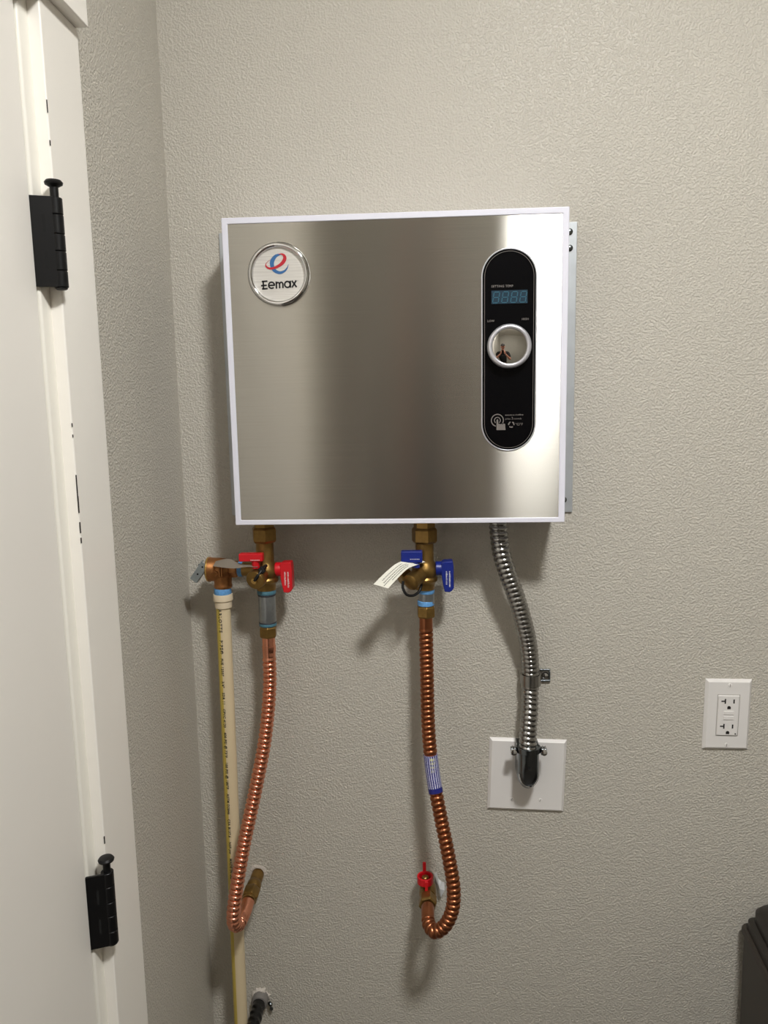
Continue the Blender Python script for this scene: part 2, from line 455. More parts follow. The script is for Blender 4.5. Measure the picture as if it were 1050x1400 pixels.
# thin dark splits in the paint where casing meets jamb
for (za, zb, wd) in [(0.30, 0.288, .0006), (0.262, 0.257, .0008), (-.02, -.024, .0009), (-.032, -.035, .0007), (-.075, -.098, .0011), (-.098, -.116, .0016), (-.126, -.138, .0014), (-.143, -.149, .0014), (-.491, -.500, .0013)]:
    obj('paint_split', MB().box(XL + .0134, XL + .01415, -.39555, -.3953 + wd, zb, za), 'crack', sd, smooth=False)
def hinge(zb, zt):
    bx_, by_ = XL + .0185, -.4045
    P4 = [(XL - .001, -.4190), (XL + .0185, -.4116), (XL + .0185, -.4085), (XL - .001, -.4160)]
    h = obj('hinge', MB().add([(x, y, z) for z in (zb, zt) for x, y in P4], [(3, 2, 1, 0), (4, 5, 6, 7)] + [(i, (i + 1) % 4, 4 + (i + 1) % 4, 4 + i) for i in range(4)]), 'hinge', dr, bevel=.0004)
    tag(h, 'black steel butt hinge with a round-headed pin')
    n = 5; H = zt - zb; hs = [.19, .215, .19, .215, .19]
    z = zb
    for k in range(n):
        z2 = z + H * hs[k]
        prof = [(.0066, 0), (.0071, .0006), (.0071, H * hs[k] - .0012), (.0066, H * hs[k] - .0006)]
        obj('knuckle', MB().lathe(prof, (bx_, by_, z + .0003), seg=24), 'hinge', h)
        if k in (1, 3):
            obj('notch', MB().add([(x, -.4190 + .0074 * (x - XL + .001) / .0195 - .0002, zz) for x in (XL + .0092, XL + .0118) for zz in (z + .001, z2 - .001)], [(0, 1, 3, 2)]), 'dark_hole', h, smooth=False)
        z = z2
    obj('pin', MB().lathe([(.0042, -.001), (.0042, .010), (.0085, .0125), (.009, .0145), (.0075, .0165), (.003, .0172)], (bx_, by_, zt), seg=24), 'hinge', h)
    obj('pin_tip', MB().lathe([(.0045, 0), (.006, .001), (.006, .002)], (bx_, by_, zb - .002), seg=20), 'hinge', h)
hinge(.117, .2045)
hinge(-.617, -.5275)
hinge(-1.38, -1.2925)
kb = obj('door_knob', MB().lathe([(.028, 0), (.030, .004), (.012, .008), (.011, .03), (.024, .04), (.029, .052), (.024, .064), (.008, .07)], (XL, D1 + .07, FL + .95), (1, 0, 0)), 'hinge', dr)

# ------------------------------------------------------------------ ceiling light
lt = thing('ceiling_light', (LAMP[0], LAMP[1], CE - .06), 'round white flush-mount ceiling light glowing above the room', 'ceiling light')
obj('base_ring', MB().lathe([(LAMP_R + .001, -.020), (LAMP_R + .012, -.019), (LAMP_R + .026, -.006), (LAMP_R + .028, 0)], (LAMP[0], LAMP[1], CE), seg=48), 'plate', lt)
obj('diffuser', MB().lathe([(.004, -.0600), (LAMP_R * .35, -.0575), (LAMP_R * .65, -.0500), (LAMP_R * .88, -.0370), (LAMP_R, -.0215)], (LAMP[0], LAMP[1], CE), seg=48), 'lamp', lt)

# ------------------------------------------------------------------ water heater
FY = -.105
X0, X1, Z0, Z1 = -.2829, .1894, -.1785, .2485
wh = thing('water_heater', (-.047, 0, -.17), 'square tankless water heater with brushed steel front in a white frame', 'water heater')
tr = MB().box(-.3140, .2185, -.0035, 0, -.1795, .2500)
ty = obj('back_plate', tr, 'galv', wh, bevel=.0008)
tag(ty, 'galvanised mounting plate showing beside the cover')
for (sx, sz) in [(.2075, .2360), (.2080, .2130), (.2050, -.1600)]:
    obj('screw', MB().lathe([(.0048, 0), (.0046, .0015), (.003, .0026)], (sx, -.0035, sz), (0, -1, 0), 16), 'zinc', ty)
cv = MB()
bw = .0085
rect_o = [(X0, Z0), (X1, Z0), (X1, Z1), (X0, Z1)]
rect_i = [(X0 + bw, Z0 + bw * .85), (X1 - bw * 1.05, Z0 + bw * .85), (X1 - bw * 1.05, Z1 - bw), (X0 + bw, Z1 - bw)]
cv.ring(rect_o, rect_i, FY, -.0040)
obj('cover_frame', cv, 'frame', wh, bevel=.0012)
obj('front_panel', MB().box(X0 + bw - .001, X1 - bw + .001, FY + .0012, FY + .003, Z0 + .006, Z1 - .0075), 'steel', wh, smooth=False)
obj('inner_shell', MB().box(X0 + bw, X1 - bw * 1.05, FY + .003, -.0045, Z0 + .0075, Z1 - .0085), 'galv', wh, smooth=False)
PY = FY + .0012          # face of the steel panel

# badge
bc = (-.2055, .1715)
bd = obj('badge', MB().lathe([(.0430, 0), (.0433, .002), (.0428, .0045), (.0412, .0068), (.0392, .0078), (.0374, .0072), (.0360, .0054), (.0354, .0020)], (bc[0], PY, bc[1]), (0, -1, 0), 64), 'chrome', wh, angle=60)
tag(bd, 'round badge with chrome bezel')
obj('badge_face', MB().lathe([(.0356, .0005), (.0356, .0026)], (bc[0], PY, bc[1]), (0, -1, 0), 64), 'badge', bd, angle=30)
def L(u, v, wd=None):       # badge layout units -> metres
    p = (bc[0] + (u - 481) / 9370, bc[1] + (527 - v) / 9370)
    return p if wd is None else (*p, wd / 9370)
def smooth_stroke(pts, n=10):
    P = [Vector(p) for p in pts]; Q = [P[0] * 2 - P[1]] + P + [P[-1] * 2 - P[-2]]; out = []
    for i in range(1, len(Q) - 2):
        for k in range(n):
            t = k / n; a, b, c, d = Q[i - 1:i + 3]
            out.append(.5 * ((2 * b) + (c - a) * t + (2 * a - 5 * b + 4 * c - d) * t * t + (3 * b - a - 3 * c + d) * t ** 3))
    out.append(P[-1]); return [(p.x, p.y, max(p.z, .00005)) for p in out]
yb0 = PY - .0026
blue = smooth_stroke([L(548, 282, 6), L(505, 281, 20), (*L(445, 305), 40 / 9370), L(402, 365, 54), L(402, 430, 50), L(437, 485, 42), L(498, 508, 35), L(558, 489, 25), L(595, 450, 14), L(612, 405, 2)])
obj('logo_blue_arc', MB().stroke(blue, 0, yb0 - .0004, yb0), 'logo_blue', bd, smooth=False)
red = smooth_stroke([L(388, 342, 1), L(350, 362, 3), L(320, 395, 8), L(324, 428, 20), L(366, 452, 26), L(428, 446, 30), L(490, 420, 36), L(542, 380, 44), L(567, 335, 44), L(560, 298, 34), L(532, 278, 18), L(490, 277, 5)])
obj('logo_red_arc', MB().stroke(red, 0, yb0 - .0006, yb0 - .0001), 'logo_red', bd, smooth=False)
LT = MB(); sw = 20 / 9370
def st(*p, **k): LT.stroke([L(*q) for q in p], sw, yb0 - .0004, yb0, **k)
st((275, 602), (275, 714)); st((256, 612), (330, 609)); st((244, 664), (320, 660)); st((256, 705), (330, 702))
st(*[(382 + 38 * math.cos(a), 662 - 38 * math.sin(a)) for a in [PI * (0 + 1.75 * k / 20) for k in range(21)]]); st((346, 664), (427, 661))
st((445, 618), (445, 706)); st((445, 650), (453, 634), (467, 629), (482, 636), (487, 652), (487, 704)); st((487, 650), (496, 633), (510, 627), (525, 634), (530, 650), (530, 702))
st(*[(590 + 36 * math.cos(a), 657 - 37 * math.sin(a)) for a in [2 * PI * k / 24 for k in range(24)]], close=True); st((628, 612), (628, 698))
st((648, 612), (708, 694)); st((706, 610), (648, 697))
LT.add(*[[(x, y, z) for x, y, z in flat_text('TM', L(714, 622)[0], yb0 - .0003, L(714, 622)[1], .0016).v], flat_text('TM', 0, 0, 0, .0016).f])
obj('lettering', LT, 'ink', bd, smooth=False)

# control panel
pcx = .1098
cp = obj('control_panel', MB().prism(stadium(pcx, -.0745, .196, .0358), PY - .0016, PY), 'black_gloss', wh, bevel=.0006)
tag(cp, 'black pill-shaped control panel')
obj('trim_edge', MB().ring(stadium(pcx, -.0765, .1979, .0378), stadium(pcx, -.0746, .1961, .0359), PY - .0013, PY), 'satin', cp, bevel=.0006)
obj('inner_line', MB().ring(stadium(pcx, -.0722, .1937, .0335), stadium(pcx, -.0717, .1932, .0330), PY - .0018, PY - .0015), 'dim_print', cp, smooth=False)
py1 = PY - .0017
dp = obj('display', MB().box(.0858, .1345, py1 - .0004, PY - .001, .1243, .1420), 'lcd', cp, smooth=False)
tag(dp, 'teal display with unlit figure eights')
def seg8(x, z, wd, ht, sl):
    mb = MB(); hw = wd / 2; g = .0007
    def pt(a, b): return (x + a + b * sl, z + b)
    h2 = ht / 2
    for s_ in [((g, 0), (wd - g, 0)), ((g, h2), (wd - g, h2)), ((g, ht), (wd - g, ht)), ((0, g), (0, h2 - g)), ((wd, g), (wd, h2 - g)), ((0, h2 + g), (0, ht - g)), ((wd, h2 + g), (wd, ht - g))]:
        mb.stroke([pt(*s_[0]), pt(*s_[1])], .00105, py1 - .0006, py1 - .0004)
    return mb
for k in range(4):
    obj('digit', seg8(.0872 + k * .0122, .1258, .0076, .0142, .16), 'lcd_seg', dp, smooth=False)
obj('decimal_dot', MB().lathe([(.0006, 0), (.0006, .0003)], (.1334, py1 - .0004, .1256), (0, -1, 0), 10), 'lcd_seg', dp, smooth=False)
obj('lettering', flat_text('SETTING TEMP', .0855, py1 - .0001, .1462, .0042, spacing=1.08, offset=.00006), 'dim_print', cp, smooth=False)
obj('lettering', flat_text('LOW', .0803, py1 - .0001, .1005, .0039, spacing=1.1, offset=.00005), 'dim_print', cp, smooth=False)
obj('lettering', flat_text('HIGH', .1268, py1 - .0001, .1020, .0039, spacing=1.05, offset=.00005), 'dim_print', cp, smooth=False)
tg = MB()
ic = (.0943, -.0335)
tg.stroke([(*p,) for p in circle(*ic, .0083, 36, math.radians(-30), math.radians(255), False)], .0013, py1 - .0003, py1)
tg.stroke(circle(*ic, .0041, 28, math.radians(-55), math.radians(235), False), .0011, py1 - .0003, py1)
tg.add(*[(m_.v, m_.f) for m_ in [MB().prism([(ic[0] - .0012, ic[1] + .0005), (ic[0] - .0004, ic[1] + .0014), (ic[0] + .0006, ic[1] + .0014), (ic[0] + .0012, ic[1] + .0004), (ic[0] + .0012, ic[1] - .0052), (ic[0] + .0022, ic[1] - .0046), (ic[0] + .0044, ic[1] - .0056), (ic[0] + .0054, ic[1] - .0048), (ic[0] + .0076, ic[1] - .0056), (ic[0] + .0088, ic[1] - .0046), (ic[0] + .0108, ic[1] - .0054), (ic[0] + .0112, ic[1] - .0136), (ic[0] - .0012, ic[1] - .0136)], py1 - .0003, py1)]][0])
obj('touch_symbol', tg, 'dim_print', cp, smooth=False)
rc = MB()
for k in range(3):
    a = math.radians(90 + 120 * k + 18)
    rc.stroke([(*p, .0016 if i < 6 else .0032 * (9 - i) / 4) for i, p in enumerate(circle(.1136, -.0397, .0036, 10, a, a + math.radians(88), False))], 0, py1 - .0003, py1)
obj('recycle_symbol', rc, 'dim_print', cp, smooth=False)
obj('lettering', flat_text('\u00b0C/\u00b0F', .1192, py1 - .0001, -.0410, .0046), 'dim_print', cp, smooth=False)
obj('lettering', flat_text('press', .1052, py1 - .0001, -.0326, .0034), 'dim_print', cp, smooth=False)
obj('lettering', flat_text('3', .1136, py1 - .0001, -.0326, .0050), 'dim_print', cp, smooth=False)
obj('lettering', flat_text('seconds', .1166, py1 - .0001, -.0326, .0034), 'dim_print', cp, smooth=False)
fine = MB(); x = .1052
while x < .130:
    h_ = random.choice([.0013, .0013, .0019]); fine.box(x, x + random.uniform(.0005, .0012), py1 - .0002, py1, -.0272, -.0272 + h_); x += .0017
obj('fine_print', fine, 'dim_print', cp, smooth=False)

# knob
kc = (.1095, .0668)
kn = obj('knob', MB().lathe([(.0292, 0), (.0298, .002), (.0298, .011), (.0285, .0145), (.0262, .0155), (.0243, .0148), (.0238, .012)], (kc[0], PY - .0016, kc[1]), (0, -1, 0), 64), 'satin', wh, angle=50)
tag(kn, 'round dial with satin rim and mirror dome')
RD = .102; rd = .0232
cap_ = [(rd + .0006, .009), (rd + .0006, .0126)]
for k in range(13):
    r_ = rd * (1 - k / 12.0)
    cap_.append((max(r_, .00002), .0128 + math.sqrt(RD ** 2 - r_ ** 2) - math.sqrt(RD ** 2 - rd ** 2)))
obj('dome', MB().lathe(cap_, (kc[0], PY - .0016, kc[1]), (0, -1, 0), 64), 'mirror', kn, angle=50)

# ------------------------------------------------------------------ service valves under the heater
HY = -.055
def lever_handle(parent, x, z, m, side=1):
    """hub on a horizontal stem and a thick lever hanging down"""
    mb = MB().lathe([(.0095, 0), (.0108, .001), (.0108, .013), (.010, .0145)], (x + .0115, HY, z), (1, 0, 0), 24)
    h = obj('handle', mb, m, parent)
    x0, x1 = x + .0205, x + .0375; zt, zb = z + .0125, z - .034
    out = [(x0, zt - .002), (x0 + .004, zt), (x1, zt + .0005), (x1 + .0012, zt - .008), (x1 + .0015, zb + .006), (x1 - .0015, zb + .0015), (x1 - .005, zb - .0005), (x0 + .0045, zb), (x0 + .002, zb + .012), (x0, z - .008)]
    obj('lever', MB().prism(out, HY - .011, HY + .008), m, h, bevel=.0014, bseg=2)
    tx = MB()
    for j, xx in enumerate((x1 - .0058, x1 - .0105)):      # two raised rows of tiny illegible moulded letters
        zz = z - .002
        while zz > z - .026 + j * .004:
            hgt = random.uniform(.0007, .0014); tx.box(xx, xx + random.uniform(.0016, .0026), HY - .0113, HY - .0109, zz - hgt, zz); zz -= .0021
    obj('moulded_letters', tx, 'white_print', h, smooth=False)
    return h

def service_valve(name, x, label, m, hot):
    t = thing(name, (x, HY, -.29), label, 'valve')
    zn = -.213 if hot else -.216
    nut = obj('union_nut', MB().hexnut(.0195, zn, zn + .0235, (x, HY, 0), rot=.3).lathe([(.0165, zn + .0235), (.0165, -.1780)], (x, HY, 0), seg=6, rot=.3), 'brass', t, angle=25, bevel=.0005)
    zb = -.287
    prof = [(.0136, zn), (.0136, -.242), (.0150, -.246), (.0185, -.252), (.0195, -.258), (.0188, -.264), (.0172, -.267), (.0192, -.270), (.0192, -.2735), (.0168, -.276), (.0150, -.279), (.0148, zb)]
    bdy = obj('valve_body', MB().lathe(prof, (x, HY, 0), seg=36), 'brass', t, angle=30)
    obj('stem', MB().lathe([(.0062, 0), (.0062, .010)], (x + .0165, HY, -.2565), (1, 0, 0), 20).hexnut(.0075, .002, .005, (x + .0165, HY, -.2565), (1, 0, 0)), 'zinc', bdy)
    lever_handle(t, x + .0035 if hot else x + .0045, -.2555, m)
    # drain valve lever on the front, pointing left
    xa, xb = (-.0325, .0035) if hot else (-.0345, -.003)
    ya = -.082
    dh = obj('drain_handle', MB().box(x + xa, x + xb, ya - .007, ya + .006, -.2365 if hot else -.2395, -.2245 if hot else -.2225), m, t, bevel=.0016)
    obj('drain_stem', MB().lathe([(.0058, 0), (.0062, .012)], (x + (xa + xb) / 2 + .006, ya, -.2365 - .011), seg=20), m, dh)
    pr = MB()
    for k in range(6): pr.box(x + xb - .018 + k * .0024, x + xb - .0165 + k * .0024, ya - .0072, ya - .0069, -.2345, -.2335)
    obj('moulded_letters', pr, 'white_print', dh, smooth=False)
    return t, bdy

hv, hvb = service_valve('service_valve', -.2525, 'brass service valve with red lever handles under the water heater', 'red', True)
xh = -.2525
# drain port and round cap facing the room
pd = Vector((-.28, -.93, -.22)).normalized()
obj('drain_port', MB().lathe([(.0125, .008), (.0125, .026)], (xh, HY, -.2575), pd, 28), 'brass', hv)
cc = Vector((xh, HY, -.2575)) + pd * .0255
dc = obj('drain_cap', MB().lathe([(.0140, 0), (.0148, .001), (.0148, .0085), (.0140, .0098), (.0118, .0102)], cc, pd, 36), 'brass', hv)
obj('cap_boss', MB().lathe([(.0045, 0), (.0045, .0025), (.003, .0032)], cc + pd * .0102, pd, 20), 'brass_rim', dc)
e0 = cc + pd * .0125
obj('cap_strap', MB().tube(spline([e0 + Vector((.001, 0, .001)), e0 + Vector((.007, -.001, .009)), e0 + Vector((.013, .006, .018)), e0 + Vector((.016, .016, .0205))], .0015), .0026, 10), 'black', dc)
obj('strap_buckle', MB().box(-.005, .005, -.003, .003, -.0035, .0035, Matrix.Translation(e0 + Vector((.012, .004, .0165))) @ Matrix.Rotation(.9, 4, 'Y')), 'black', dc, bevel=.0008)
# galvanised nipple
obj('thread_tape', MB().lathe([(.0142, -.2935), (.0146, -.2925), (.0145, -.288), (.0140, -.287)], (xh, HY, 0)), 'teal_tape', hv)
obj('seal_ring', MB().lathe([(.0134, -.2965), (.0138, -.2955), (.0138, -.2945), (.0134, -.2935)], (xh, HY, 0)), 'seal', hv)
obj('nipple', MB().lathe([(.0128, -.3385), (.0131, -.337), (.0131, -.298), (.0128, -.2965)], (xh, HY, 0)), 'nipple', hv)
obj('seal_ring', MB().lathe([(.0132, -.3395), (.0136, -.3390), (.0136, -.3380), (.0132, -.3375)], (xh, HY, 0)), 'seal', hv)
obj('thread_tape', MB().lathe([(.0132, -.3440), (.0135, -.3435), (.0135, -.3400), (.0132, -.3395)], (xh, HY, 0)), 'teal_tape', hv)

cvv, cvb = service_valve('service_valve', -.0095, 'brass service valve with blue lever handles under the water heater', 'blue', False)
xc = -.0095
pd2 = Vector((-.52, -.80, -.30)).normalized()
obj('drain_port', MB().lathe([(.0125, .008), (.0125, .024), (.0118, .032)], (xc, HY, -.2575), pd2, 28), 'brass', cvv)
c2 = Vector((xc, HY, -.2575)) + pd2 * .030
dc2 = obj('drain_cap', MB().lathe([(.0115, 0), (.0128, .001), (.0128, .010), (.0112, .0115), (.006, .0125)], c2, pd2, 32), 'brass', cvv)
q0 = c2 + pd2 * .008
obj('cap_strap', MB().tube(spline([q0 + Vector((-.012, -.002, .002)), q0 + Vector((-.0125, -.004, -.008)), q0 + Vector((-.007, -.004, -.018)), q0 + Vector((.003, .002, -.021)), q0 + Vector((.012, .012, -.016)), q0 + Vector((.015, .016, -.006))], .0015), .0021, 10), 'black', dc2)
obj('elbow_boss', MB().lathe([(.0095, 0), (.010, .002), (.010, .016), (.008, .018)], (xc - .022, HY - .012, -.262), (-.8, -.5, -.3), 24), 'brass', cvv)
obj('nipple', MB().lathe([(.0118, -.309), (.0118, -.290)], (xc + .002, HY, 0)), 'nipple', cvv)
obj('thread_tape', MB().lathe([(.0118, -.2935), (.0124, -.2925), (.0126, -.2875), (.0118, -.2868)], (xc + .002, HY, 0)), 'tape', cvv)
obj('thread_tape', MB().lathe([(.0120, -.3125), (.0126, -.3118), (.0126, -.3055), (.0120, -.3048)], (xc + .001, HY, 0)), 'tape', cvv)

# ------------------------------------------------------------------ paper tags
def tag_sheet(name, rows, thick, m, label, lines, parent=None):
    """rows: list of (left point, right point) along the sheet; printed lines follow it"""
    P = []
    n = len(rows)
    mb = MB(); N = 12
    A = spline([r[0] for r in rows], .004); B = spline([r[1] for r in rows], .004)
    def samp(Lp, t):
        i = min(int(t * (len(Lp) - 1)), len(Lp) - 2); f_ = t * (len(Lp) - 1) - i; return Lp[i].lerp(Lp[i + 1], f_)
    grid = [[samp(A, i / N).lerp(samp(B, i / N), j / 4) for j in range(5)] for i in range(N + 1)]
    nrm = []
    for i in range(N + 1):
        a = grid[min(N, i + 1)][2] - grid[max(0, i - 1)][2]; b = grid[i][4] - grid[i][0]
        nn = a.cross(b); nn = nn.normalized() if nn.length > 1e-9 else Vector((0, 0, 1)); nrm.append(nn)
    if sum((q.z - .6 * q.y) for q in nrm) < 0: nrm = [-q for q in nrm]
    V = [p for r in grid for p in r] + [p - nrm[i] * thick for i, r in enumerate(grid) for p in r]
    Fc = []; o = 5 * (N + 1)
    for i in range(N):
        for j in range(4):
            Fc += [(i * 5 + j, i * 5 + j + 1, i * 5 + j + 6, i * 5 + j + 5), (o + i * 5 + j, o + i * 5 + j + 5, o + i * 5 + j + 6, o + i * 5 + j + 1)]
        Fc += [(i * 5, i * 5 + 5, o + i * 5 + 5, o + i * 5), (i * 5 + 4, o + i * 5 + 4, o + i * 5 + 9, i * 5 + 9)]
    Fc += [(0, o, o + 1, 1), (1, o + 1, o + 2, 2), (2, o + 2, o + 3, 3), (3, o + 3, o + 4, 4)]
    b_ = 5 * N
    Fc += [(b_, b_ + 1, o + b_ + 1, o + b_), (b_ + 1, b_ + 2, o + b_ + 2, o + b_ + 1), (b_ + 2, b_ + 3, o + b_ + 3, o + b_ + 2), (b_ + 3, b_ + 4, o + b_ + 4, o + b_ + 3)]
    mb.add(V, Fc)
    return mb, grid, nrm, samp, A, B
rows = [((-.0130, -.073, -.2395), (-.0085, -.076, -.2405)), ((-.030, -.082, -.2375), (-.0215, -.090, -.2425)), ((-.0475, -.091, -.2380), (-.0335, -.101, -.2450)), ((-.065, -.101, -.2495), (-.0475, -.112, -.2560)), ((-.0835, -.110, -.2660), (-.0615, -.121, -.2695))]
mb, grid, nrm, samp, A, B = tag_sheet('tag', rows, .0003, 'paper', '', 4)
pt_ = tag(obj('paper_tag', mb, 'paper'), 'white printed paper tag hanging from the blue handled valve', 'tag')
ln = MB()
for j, (v, t0, t1) in enumerate([(.30, .42, .86), (.50, .36, .88), (.66, .36, .95), (.82, .40, .80)]):
    t = t0
    while t < t1:
        dt = random.uniform(.008, .022)
        i = int(t * 12); nn = nrm[i]
        p = [samp(A, t).lerp(samp(B, t), v - .028), samp(A, t + dt).lerp(samp(B, t + dt), v - .028), samp(A, t + dt).lerp(samp(B, t + dt), v + .028), samp(A, t).lerp(samp(B, t), v + .028)]
        ln.add([q + nn * .00035 for q in p], [(0, 1, 2, 3)])
        t += dt + .010
obj('print_lines', ln, 'ink', pt_, smooth=False)
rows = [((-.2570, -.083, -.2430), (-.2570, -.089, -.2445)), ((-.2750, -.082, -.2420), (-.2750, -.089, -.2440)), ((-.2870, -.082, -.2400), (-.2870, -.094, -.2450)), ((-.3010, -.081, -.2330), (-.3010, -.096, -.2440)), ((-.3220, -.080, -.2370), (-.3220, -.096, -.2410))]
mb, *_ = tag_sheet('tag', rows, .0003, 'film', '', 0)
tag(obj('paper_tag', mb, 'film'), 'creased paper strip with shade painted into its grey lying across the bronze relief valve', 'tag')

# ------------------------------------------------------------------ pressure relief valve and discharge pipe
rx, rz = -.3197, -.2550
rv = thing('relief_valve', (rx, HY, -.292), 'bronze pressure relief valve with steel test lever beside the red handled valve', 'valve')
rb = MB()
rb.lathe([(.0178, 0), (.0190, .001), (.0192, .003), (.0182, .006), (.0178, .020), (.0165, .028), (.0125, .034)], (-.3415, HY, rz), (1, 0, 0), 36)
rb.lathe([(.0130, -.029), (.0140, -.0275), (.0140, -.0245), (.0132, -.022), (.0142, -.010), (.0150, 0)], (rx, HY, rz), seg=32)
body = obj('valve_body', rb, 'bronze', rv)
obj('inlet_hex', MB().hexnut(.0128, .0, .013, (-.3085, HY, rz), (1, 0, 0), rot=.2).lathe([(.0102, .012), (.0098, .020)], (-.3085, HY, rz), (1, 0, 0), 24), 'bronze', body, angle=25)
obj('bonnet_rim', MB().lathe([(.0172, -.0012), (.0190, -.0004), (.0194, .0012), (.0188, .0026), (.0176, .003)], (-.3415, HY, rz), (1, 0, 0), 40), 'brass_rim', body)
obj('bonnet_disc', MB().lathe([(.0120, -.003), (.0150, -.0025), (.0150, -.001)], (-.3415, HY, rz), (1, 0, 0), 32), 'dark_hole', body)
# cast emblem strokes on the front of the body
em = MB()
yc = HY - .0182
for s_ in [((-.3275, -.246), (-.3215, -.247)), ((-.3275, -.246), (-.3275, -.253)), ((-.3275, -.253), (-.3225, -.2555)), ((-.3265, -.262), (-.3215, -.257)), ((-.319, -.248), (-.319, -.262)), ((-.3155, -.249), (-.3155, -.262))]:
    em.stroke(s_, .0016, yc - .0022, yc + .008)
obj('cast_mark', em, 'bronze', body)
th = Matrix.Translation((-.3520, HY - .015, -.2565)) @ Matrix.Rotation(math.radians(36), 4, 'Y')
lv = obj('test_lever', MB().box(-.0058, .0058, -.0006, .0006, -.016, .017, th).box(-.0058, .0058, 0, .011, -.016, -.0148, th).box(-.0062, -.0052, 0, .011, -.016, .017, th).box(.0052, .0062, 0, .011, -.016, .017, th), 'lever_steel', rv, bevel=.0003)
tag(lv, 'pressed steel test lever with two holes')
for dz in (-.003, .0105):
    p0 = th @ Vector((0, -.0006, dz))
    obj('hole', MB().lathe([(.0014, 0), (.0014, .0003)], p0, th.to_3x3() @ Vector((0, -1, 0)), 14), 'dark_hole', lv, smooth=False)
obj('lever_pivot', MB().lathe([(.003, 0), (.003, .016)], (-.3550, HY - .004, -.2485), (1, 0, 0), 16), 'zinc', lv)
obj('thread_tape', MB().lathe([(.0108, 0), (.0116, .001), (.0114, .006), (.0108, .0068)], (-.2950, HY, rz), (1, 0, 0), 28), 'tape', rv)
obj('coupling', MB().lathe([(.0108, 0), (.0108, .030)], (-.2885, HY, rz), (1, 0, 0), 28), 'brass', rv)
obj('thread_tape', MB().lathe([(.0128, -.0385), (.0134, -.0375), (.0130, -.0305), (.0126, -.029)], (rx - .001, HY, rz)), 'tape', rv)

dpz = thing('discharge_pipe', (-.330, HY, -1.48), 'cream plastic discharge pipe with yellow stripe running down beside the side wall', 'pipe')
ptop = Vector((-.3212, HY, -.3125)); pbot = Vector((-.3300, HY - .002, -1.48))
pax = (pbot - ptop).normalized()
pl = obj('pipe', MB().tube([ptop.lerp(pbot, k / 12) for k in range(13)], .0111, 32), 'cpvc', dpz)
obj('adapter', MB().lathe([(.0146, -.2935), (.0150, -.2945), (.0150, -.3030), (.0144, -.3040), (.0132, -.3045), (.0130, -.3145), (.0122, -.3155)], (-.3207, HY, 0), seg=32), 'cpvc_fit', dpz, angle=30)
def on_pipe(s_, ang, r_=.01125):      # ang measured from straight at the room, negative to the left
    c_ = ptop + pax * s_
    return c_ + Vector((math.sin(ang), -math.cos(ang), 0)) * r_
sp = MB(); n = 8; Ls = [k * .03 for k in range(39)]
for s_ in Ls:
    for k in range(n + 1): sp.v.append(tuple(on_pipe(s_, math.radians(-95 + 80 * k / n), .01118)))
for i in range(len(Ls) - 1):
    for k in range(n): sp.f.append((i * (n + 1) + k, i * (n + 1) + k + 1, (i + 1) * (n + 1) + k + 1, (i + 1) * (n + 1) + k))
obj('stripe', sp, 'yellow', pl)
pt = MB()
def pipe_text(body, s0, size, spacing=1.0):
    v, f = text_mesh(body, size, spacing, size * .035)
    pt.add([on_pipe(s0 + p[0], math.radians(-13) - (p[1] - size * .35) / .0112 * -1, .01130) for p in v], f)
    return s0 + max(p[0] for p in v)
s_ = .003
s_ = pipe_text('ARLOTTE', s_, .0072, 1.28) + .012
s_ = pipe_text('PIPE\u00ae', s_, .0072, 1.28) + .007
for wd in ['FUE 12507', '3/4"', 'SDR 11', 'CPVC 4120', '400 PSI @ 73\u00b0F', '100 PSI @ 180\u00b0F', 'ASTM D2846', 'CSA B137.6', 'NSF-pw', 'MADE IN USA']:
    s_ = pipe_text(wd, s_, .0058, 1.12) + .008
obj('lettering', pt, 'ink', pl, smooth=False)

# ------------------------------------------------------------------ flexible copper connectors
def corrugated(path, r0, pitch, amp, plain0, plain1, total):
    def r(Ld, t):
        if Ld < plain0 or Ld > total - plain1:
            return r0 - amp * .35
        e = min(1, (Ld - plain0) / .006, (total - plain1 - Ld) / .006)
        ph = (Ld / pitch) % 1.0
        return r0 - amp * .35 + e * (amp * (abs(math.sin(PI * ph)) ** .55 * 1.35 - .9))
    return r
def plen(p): return sum((b - a).length for a, b in zip(p, p[1:]))

hp = spline([(xh, HY, -.362), (xh, HY - .001, -.395), (-.2532, -.058, -.440), (-.2610, -.070, -.520), (-.2775, -.086, -.605), (-.2925, -.104, -.675), (-.3030, -.121, -.737), (-.3085, -.130, -.780), (-.3090, -.127, -.798), (-.3060, -.113, -.810), (-.3015, -.094, -.806), (-.3000, -.072, -.800)], .001)
Lh = plen(hp)
hh = thing('copper_hose', (-.3085, -.13, -.81), 'bright corrugated copper connector hose hanging from the red handled valve', 'hose')
obj('tube', MB().tube(hp, corrugated(hp, .0108, .0080, .0019, .030, .034, Lh), 24), 'copper', hh, angle=60)
obj('collar', MB().lathe([(.0096, -.3755), (.0108, -.3765), (.0108, -.386), (.0104, -.387)], (xh, HY, 0), seg=28), 'copper', hh)
hn = obj('end_nut', MB().hexnut(.0140, -.3625, -.3445, (xh, HY, 0), rot=.1), 'brass', hh, angle=25, bevel=.0004)

